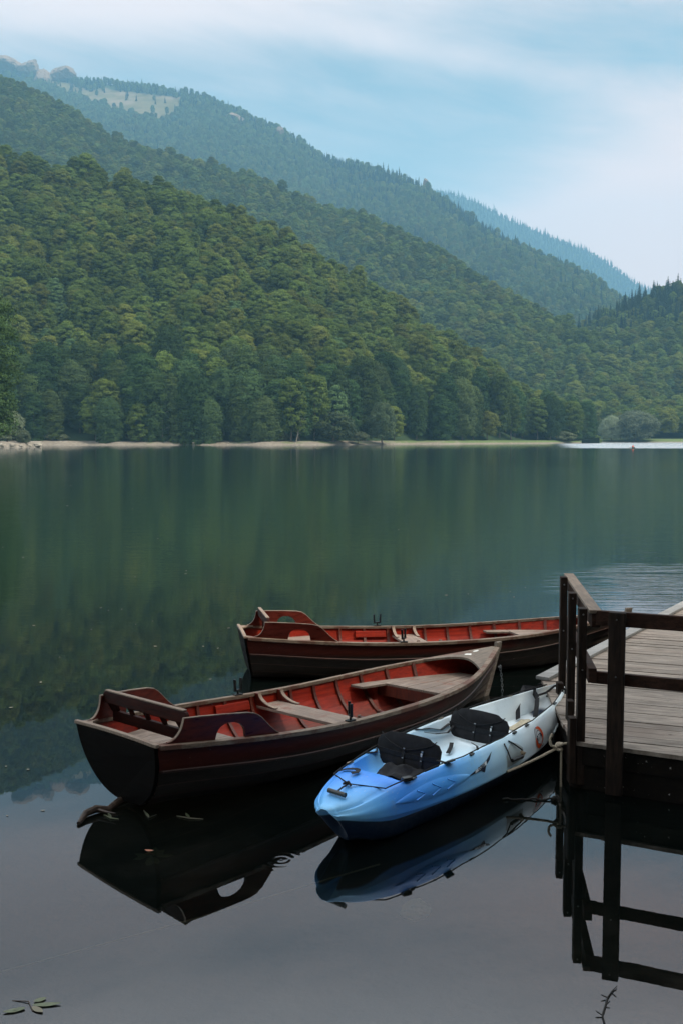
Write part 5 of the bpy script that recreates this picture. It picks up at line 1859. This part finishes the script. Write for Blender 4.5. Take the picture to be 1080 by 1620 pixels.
wl = empty('twisted_wire', (1.69, 7.56, .010))
tag(wl, 'dark twisted wire stretched low over the water to the dock corner', 'wire')
pts = [Vector((-.44 + .44 * k / 12, -.0 + .01 * math.sin(k * 1.3), -.002 + .006 * math.sin(k * 2.1))) for k in range(13)]
MB().tube(pts, .008, 6).build('wire_length', M_CORD, wl, True)
kk_ = [Vector((-.03 + .03 * math.cos(k * .9), .02 * math.sin(k * .9), .02 * math.sin(k * 1.7))) for k in range(14)]
MB().tube(kk_, .011, 6).build('wire_knot', M_CORD, wl, True)
MB().tube([Vector((-.02, -.01, 0)), Vector((-.005, -.04, -.02)), Vector((.0, -.09, -.028))], .008, 6).build('wire_end', M_CORD, wl, True)

ct_ = MA @ Vector((BL + .035, -.01, .33))
ch = empty('mooring_chain', ct_)
tag(ch, 'thin chain hanging from the bow of the nearer rowing boat', 'chain')
mb = MB()
nlk = 15
for k in range(nlk):
    zc = -k * .030; dx = .035 * math.sin(min(1, k / 10) * 1.5) * .8
    c0 = Vector((dx, .0, zc))
    ax = Vector((1, 0, 0)) if k % 2 else Vector((0, 1, 0))
    mb.tube([c0 + ax * .0095 * math.cos(a) + Vector((0, 0, .020 * math.sin(a))) for a in np.linspace(0, 2 * PI, 11)], .0036, 5)
mb.build('links', M_STEEL, ch, True)
MB().tube([Vector((-.02, 0, .0)), Vector((.01, .0, .012)), Vector((.012, 0, -.012)), Vector((-.02, 0, -.006))], .006, 6).build('shackle', M_STEEL, ch, True)

# ================================================================== FAR CANOE AND PADDLER
def P3(px, py): return atz(px, py, 0)


cpos = P3(1001, 709.2)
cn = empty('canoe', (cpos.x, cpos.y, 0), R(60))
tag(cn, 'tiny dark canoe far out on the bright water at the end of the lake', 'canoe')
mb = MB(); rows = []
for k in range(15):
    f_ = -1 + 2 * k / 14; w_ = .40 * (1 - abs(f_) ** 2.4) + .01; sh = .30 + .16 * f_ * f_
    rows.append([(f_ * 2.0, w_, sh), (f_ * 1.97, w_ * .85, .08), (f_ * 1.85, 0, -.06 + .1 * abs(f_) ** 4), (f_ * 1.97, -w_ * .85, .08), (f_ * 2.0, -w_, sh), (f_ * 1.97, -w_ * .8, .12), (f_ * 1.85, 0, 0.0 + .1 * abs(f_) ** 4), (f_ * 1.97, w_ * .8, .12)])
mb.loft(rows, True, True); mb.build('hull', plain('olive_canoe', (0.045, 0.055, 0.04), .5), cn, True, fix=True)
for u in (-.55, .75):
    MB().box((u, 0, .24), (.26, .66, .03)).build('seat', M_SEATX, cn)
M_SKIN = plain('skin', (0.45, 0.27, 0.19), .6)
M_VEST = plain('red_vest', (0.62, 0.045, 0.02), .7)
M_HAIR = plain('dark_hair', (0.015, 0.011, 0.009), .7)
pr_ = empty('person', (cpos.x, cpos.y, 0), R(60))
tag(pr_, 'person in a red vest sitting in the distant canoe', 'person')
import bmesh
J = dict(pel=((-.55, 0, .33), .15), waist=((-.54, 0, .50), .125), chest=((-.52, 0, .68), .155), neck=((-.51, 0, .86), .055), head=((-.49, 0, .99), .095), crown=((-.495, 0, 1.08), .08),
         sl=((-.52, .19, .79), .06), el=((-.40, .30, .58), .045), wl=((-.18, .22, .60), .032), hl=((-.10, .20, .61), .036),
         sr=((-.52, -.19, .79), .06), er=((-.38, -.27, .60), .045), wr=((-.17, -.12, .74), .032), hr=((-.09, -.10, .77), .036),
         tl=((-.42, .11, .31), .085), kl=((-.05, .14, .42), .062), al=((.28, .13, .16), .042), fl=((.38, .14, .14), .035),
         tr=((-.42, -.11, .31), .085), kr=((-.05, -.14, .42), .062), ar=((.28, -.13, .16), .042), fr=((.38, -.14, .14), .035))
E_ = [('pel', 'waist'), ('waist', 'chest'), ('chest', 'neck'), ('neck', 'head'), ('head', 'crown'), ('chest', 'sl'), ('sl', 'el'), ('el', 'wl'), ('wl', 'hl'), ('chest', 'sr'), ('sr', 'er'), ('er', 'wr'), ('wr', 'hr'),
      ('pel', 'tl'), ('tl', 'kl'), ('kl', 'al'), ('al', 'fl'), ('pel', 'tr'), ('tr', 'kr'), ('kr', 'ar'), ('ar', 'fr')]
kk = list(J)
me = bpy.data.meshes.new('body'); me.from_pydata([J[k][0] for k in kk], [(kk.index(a), kk.index(b)) for a, b in E_], [])
me.materials.append(M_SKIN)
bo = bpy.data.objects.new('body', me); COL.objects.link(bo); bo.parent = pr_
sk = bo.modifiers.new('skin', 'SKIN'); bo.modifiers.new('sub', 'SUBSURF').levels = 1
for i, k in enumerate(kk):
    me.skin_vertices[0].data[i].radius = (J[k][1], J[k][1]); me.skin_vertices[0].data[i].use_root = (k == 'pel')
rows = []
for z, rx, ry, x in ((.30, .17, .20, -.55), (.45, .165, .19, -.545), (.62, .185, .225, -.53), (.76, .17, .235, -.52), (.85, .09, .13, -.515)):
    rows.append([(x + rx * math.cos(a), ry * math.sin(a), z) for a in np.linspace(0, 2 * PI, 17)[:-1]])
mb = MB(); mb.loft(rows, True, True); mb.build('life_vest', M_VEST, pr_, True, fix=True)
rows = []
for z, r_ in ((1.0, .104), (1.06, .110), (1.11, .085), (1.135, .03)):
    rows.append([(-.51 + r_ * math.cos(a), r_ * .95 * math.sin(a), z) for a in np.linspace(0, 2 * PI, 15)[:-1]])
mb = MB(); mb.loft(rows, True, True); mb.build('hair', M_HAIR, pr_, True, fix=True)
pd_ = empty('paddle', (cpos.x, cpos.y, 0), R(60)); tag(pd_, 'paddle held across the distant canoe', 'paddle')
MB().tube([(-.12, .95, .30), (-.10, -.10, .78), (-.10, -.5, .96)], .018, 6).build('shaft', M_SEATX, pd_, True)
MB().box((-.12, 1.05, .25), (.03, .40, .17), Matrix.Rotation(.45, 3, 'X')).build('blade', M_SEATX, pd_)

# ================================================================== THINGS IN THE WATER
M_LEAFDRY = plain('dry_leaf', (0.16, 0.145, 0.105), 0.7, 0.3, 0.4, 12)
M_LEAFGRN = plain('floating_leaf_green', (0.10, 0.115, 0.065), 0.6, 0.4, 0.4, 20)
M_LEAFORG = plain('orange_leaf', (0.30, 0.12, 0.07), 0.6, 0.4, 0.3, 25)
M_DRIFT = wood('driftwood', (0.028, 0.018, 0.013), (0.095, 0.062, 0.045), (1, 9, 9), 6, 0.6)


def leaf_blade(mb, p, ang, L, W_, curl=.15, n=9, mi=0):
    p = Vector(p); d = Vector((math.cos(ang), math.sin(ang), 0)); nrm = Vector((-d.y, d.x, 0)); rows = []
    for k in range(n):
        f_ = k / (n - 1); w_ = W_ * math.sin(PI * min(.985, f_ * .93 + .05)) ** .8
        c_ = p + d * L * f_ + Vector((0, 0, .004 + curl * L * (f_ - .5) ** 2))
        rows.append([c_ + nrm * w_ * .5 + Vector((0, 0, curl * W_ * .5)), c_, c_ - nrm * w_ * .5 + Vector((0, 0, curl * W_ * .5))])
    mb.loft(rows, mi=mi)
    return mb


lm_ = []
for k in range(4):
    mb = leaf_blade(MB(), (-.5, 0, 0), 0, 1.0, .45 + .1 * k, .22)
    me = bpy.data.meshes.new('floating_leaf'); me.from_pydata(mb.v, [], mb.f); me.materials.append(M_LEAFDRY); me.polygons.foreach_set('use_smooth', [True] * len(me.polygons)); lm_.append(me)
rg = np.random.default_rng(23)
spots_ = [(160, 962), (172, 966), (193, 964), (246, 1023), (333, 1075), (322, 1023), (345, 1026), (295, 903), (294, 908), (430, 1003), (630, 838), (258, 816), (112, 768), (107, 800), (386, 779), (660, 770), (818, 795), (210, 804), (250, 852), (348, 894), (214, 913), (10, 1213), (45, 1218), (12, 1291), (68, 1283), (705, 942), (806, 936), (830, 930), (740, 1000 - 60), (812, 965 - 20), (420, 700 + 96), (5, 866), (37, 882), (54, 990), (145, 996), (215, 988), (242, 1000 - 17), (362, 1000 - 6), (378, 1001), (65, 1080), (18, 1120), (95, 1040)]
for (px, py) in spots_:
    p = P3(px, py); dd = p.y
    o = bpy.data.objects.new('floating_leaf', lm_[int(rg.integers(0, 4))]); COL.objects.link(o)
    L = float(rg.uniform(.014, .034)) * (1 + dd / 20)
    o.location = (p.x, p.y, .003); o.scale = (L, L, L); o.rotation_euler = (0, 0, float(rg.uniform(0, 6.28)))
    tag(o, 'small pale fallen leaf floating on the lake', 'leaf', 'fallen leaves floating on the lake')

# driftwood by the transom
dw = empty('driftwood_branch', tuple(P3(160, 1287))); tag(dw, 'brown driftwood branch floating at the stern of the nearer rowing boat', 'branch')
o0 = P3(160, 1287)
pts = [P3(125, 1305) - o0 + Vector((0, 0, .01)), P3(136, 1293) - o0 + Vector((0, 0, .03)), P3(152, 1287) - o0 + Vector((0, 0, .035)), P3(172, 1284) - o0 + Vector((0, 0, .02)), P3(190, 1275) - o0 + Vector((0, 0, .045)), P3(204, 1268) - o0 + Vector((0, 0, .04))]
MB().tube(pts, [.016, .026, .030, .024, .026, .014], 9).build('branch', M_DRIFT, dw, True)
MB().tube([pts[2], pts[2] + Vector((.10, -.06, .0)), pts[2] + Vector((.17, -.10, .005))], [.012, .009, .004], 6).build('side_twig', M_DRIFT, dw, True)
# twigs floating in the dark reflection
for (a_, b_, c__, lab) in (((165, 1290), (176, 1296), (188, 1297), 'thin green stalk floating beside the driftwood'), ((228, 1283), (236, 1295), (248, 1290), 'small pale forked twig floating beside the dark hull'), ((280, 1292), (300, 1296), (322, 1297), 'thin faint twig lying on the water below the dark hull')):
    o0 = P3(*b_); e_ = empty('floating_twig', tuple(o0)); tag(e_, lab, 'twig')
    MB().tube([P3(*a_) - o0 + Vector((0, 0, .006)), Vector((0, 0, .008)), P3(*c__) - o0 + Vector((0, 0, .006))], [.004, .006, .003], 5).build('stem', M_LEAFGRN if 'green' in lab else M_LEAFDRY, e_, True)
    mb = leaf_blade(MB(), (0.0, 0, .006), 2.0, .10, .022); mb.build('leaf', M_LEAFGRN, e_, True)
# raft of weed with an orange leaf
o0 = P3(240, 1349); wd = empty('floating_weed', tuple(o0)); tag(wd, 'murky green weed patch just under the surface with an orange leaf on it', 'weed')
mb = MB()
for k in range(16):
    a = float(rg.uniform(0, 6.28)); r0 = float(rg.uniform(0, .05))
    leaf_blade(mb, (math.cos(a) * r0, math.sin(a) * r0 * .7, -.03), a, float(rg.uniform(.05, .13)), .05, .05, 6)
mb.build('foliage', M_LEAFGRN, wd, True)
ol = leaf_blade(MB(), (-.05, .02, .004), -.2, .065, .028, .2).build('leaf', M_LEAFORG, wd, True)
# sprig of willow leaves
o0 = P3(55, 1590); sp_ = empty('floating_sprig', tuple(o0)); tag(sp_, 'sprig of narrow green leaves floating on the grey water', 'sprig')
MB().tube([P3(20, 1583) - o0, P3(46, 1586) - o0 + Vector((0, 0, .006)), P3(52, 1600) - o0], [.002, .003, .004], 5).build('stem', M_DRIFT, sp_, True)
for (a_, b_, m_) in (((52, 1592), (97, 1589), M_LEAFGRN), ((54, 1586), (74, 1580), M_LEAFGRN), ((40, 1597), (5, 1603), M_LEAFGRN), ((52, 1594), (68, 1603), M_LEAFORG if False else M_LEAFDRY), ((40, 1596), (22, 1600), M_LEAFGRN)):
    p, q = P3(*a_) - o0, P3(*b_) - o0; d = q - p
    leaf_blade(MB(), p, math.atan2(d.y, d.x), d.length, .035, .1).build('leaf', m_, sp_, True)
# thin bare twig
o0 = P3(960, 1590); tw = empty('floating_twig', tuple(o0)); tag(tw, 'thin dark budded twig on the water in front of the dock', 'twig')
pts = [P3(*q) - o0 + Vector((0, 0, .006)) for q in ((956, 1622), (952, 1608), (957, 1592), (960, 1580), (967, 1570), (975, 1562))]
MB().tube(pts, [.004, .005, .005, .004, .003, .002], 5).build('stem', M_CORD, tw, True)
for k, (dx, dy) in ((1, (-.02, .012)), (2, (.018, .01)), (3, (-.022, .004)), (4, (.014, -.008))):
    MB().tube([pts[k], pts[k] + Vector((dx, dy, .008)), pts[k] + Vector((dx * 1.4, dy * 1.6, .012))], [.003, .0035, .002], 5).build('bud', M_CORD, tw, True)
# pale stone and a sunken line in the shallows
o = bpy.data.objects.new('sunken_stone', rock_mesh('sunken_stone', 44, plain('algae_stone', (0.42, 0.40, 0.30), .9, .2, .35, 9))); COL.objects.link(o)
pq = P3(658, 1414); o.location = (pq.x, pq.y, -.10); o.scale = (.13, .11, .055); tag(o, 'pale stone under the surface in front of the kayak', 'stone')
a, b = P3(-60, 1546), P3(600, 1358)
MB_ = MB().tube([Vector((a.x, a.y, -.03)), Vector(((a.x + b.x) / 2, (a.y + b.y) / 2, -.05)), Vector((b.x, b.y, -.04))], .006, 6)
tag(MB_.build('sunken_line', M_ROPE, None, True), 'thin pale line running under the water from the boats towards the left edge', 'line')
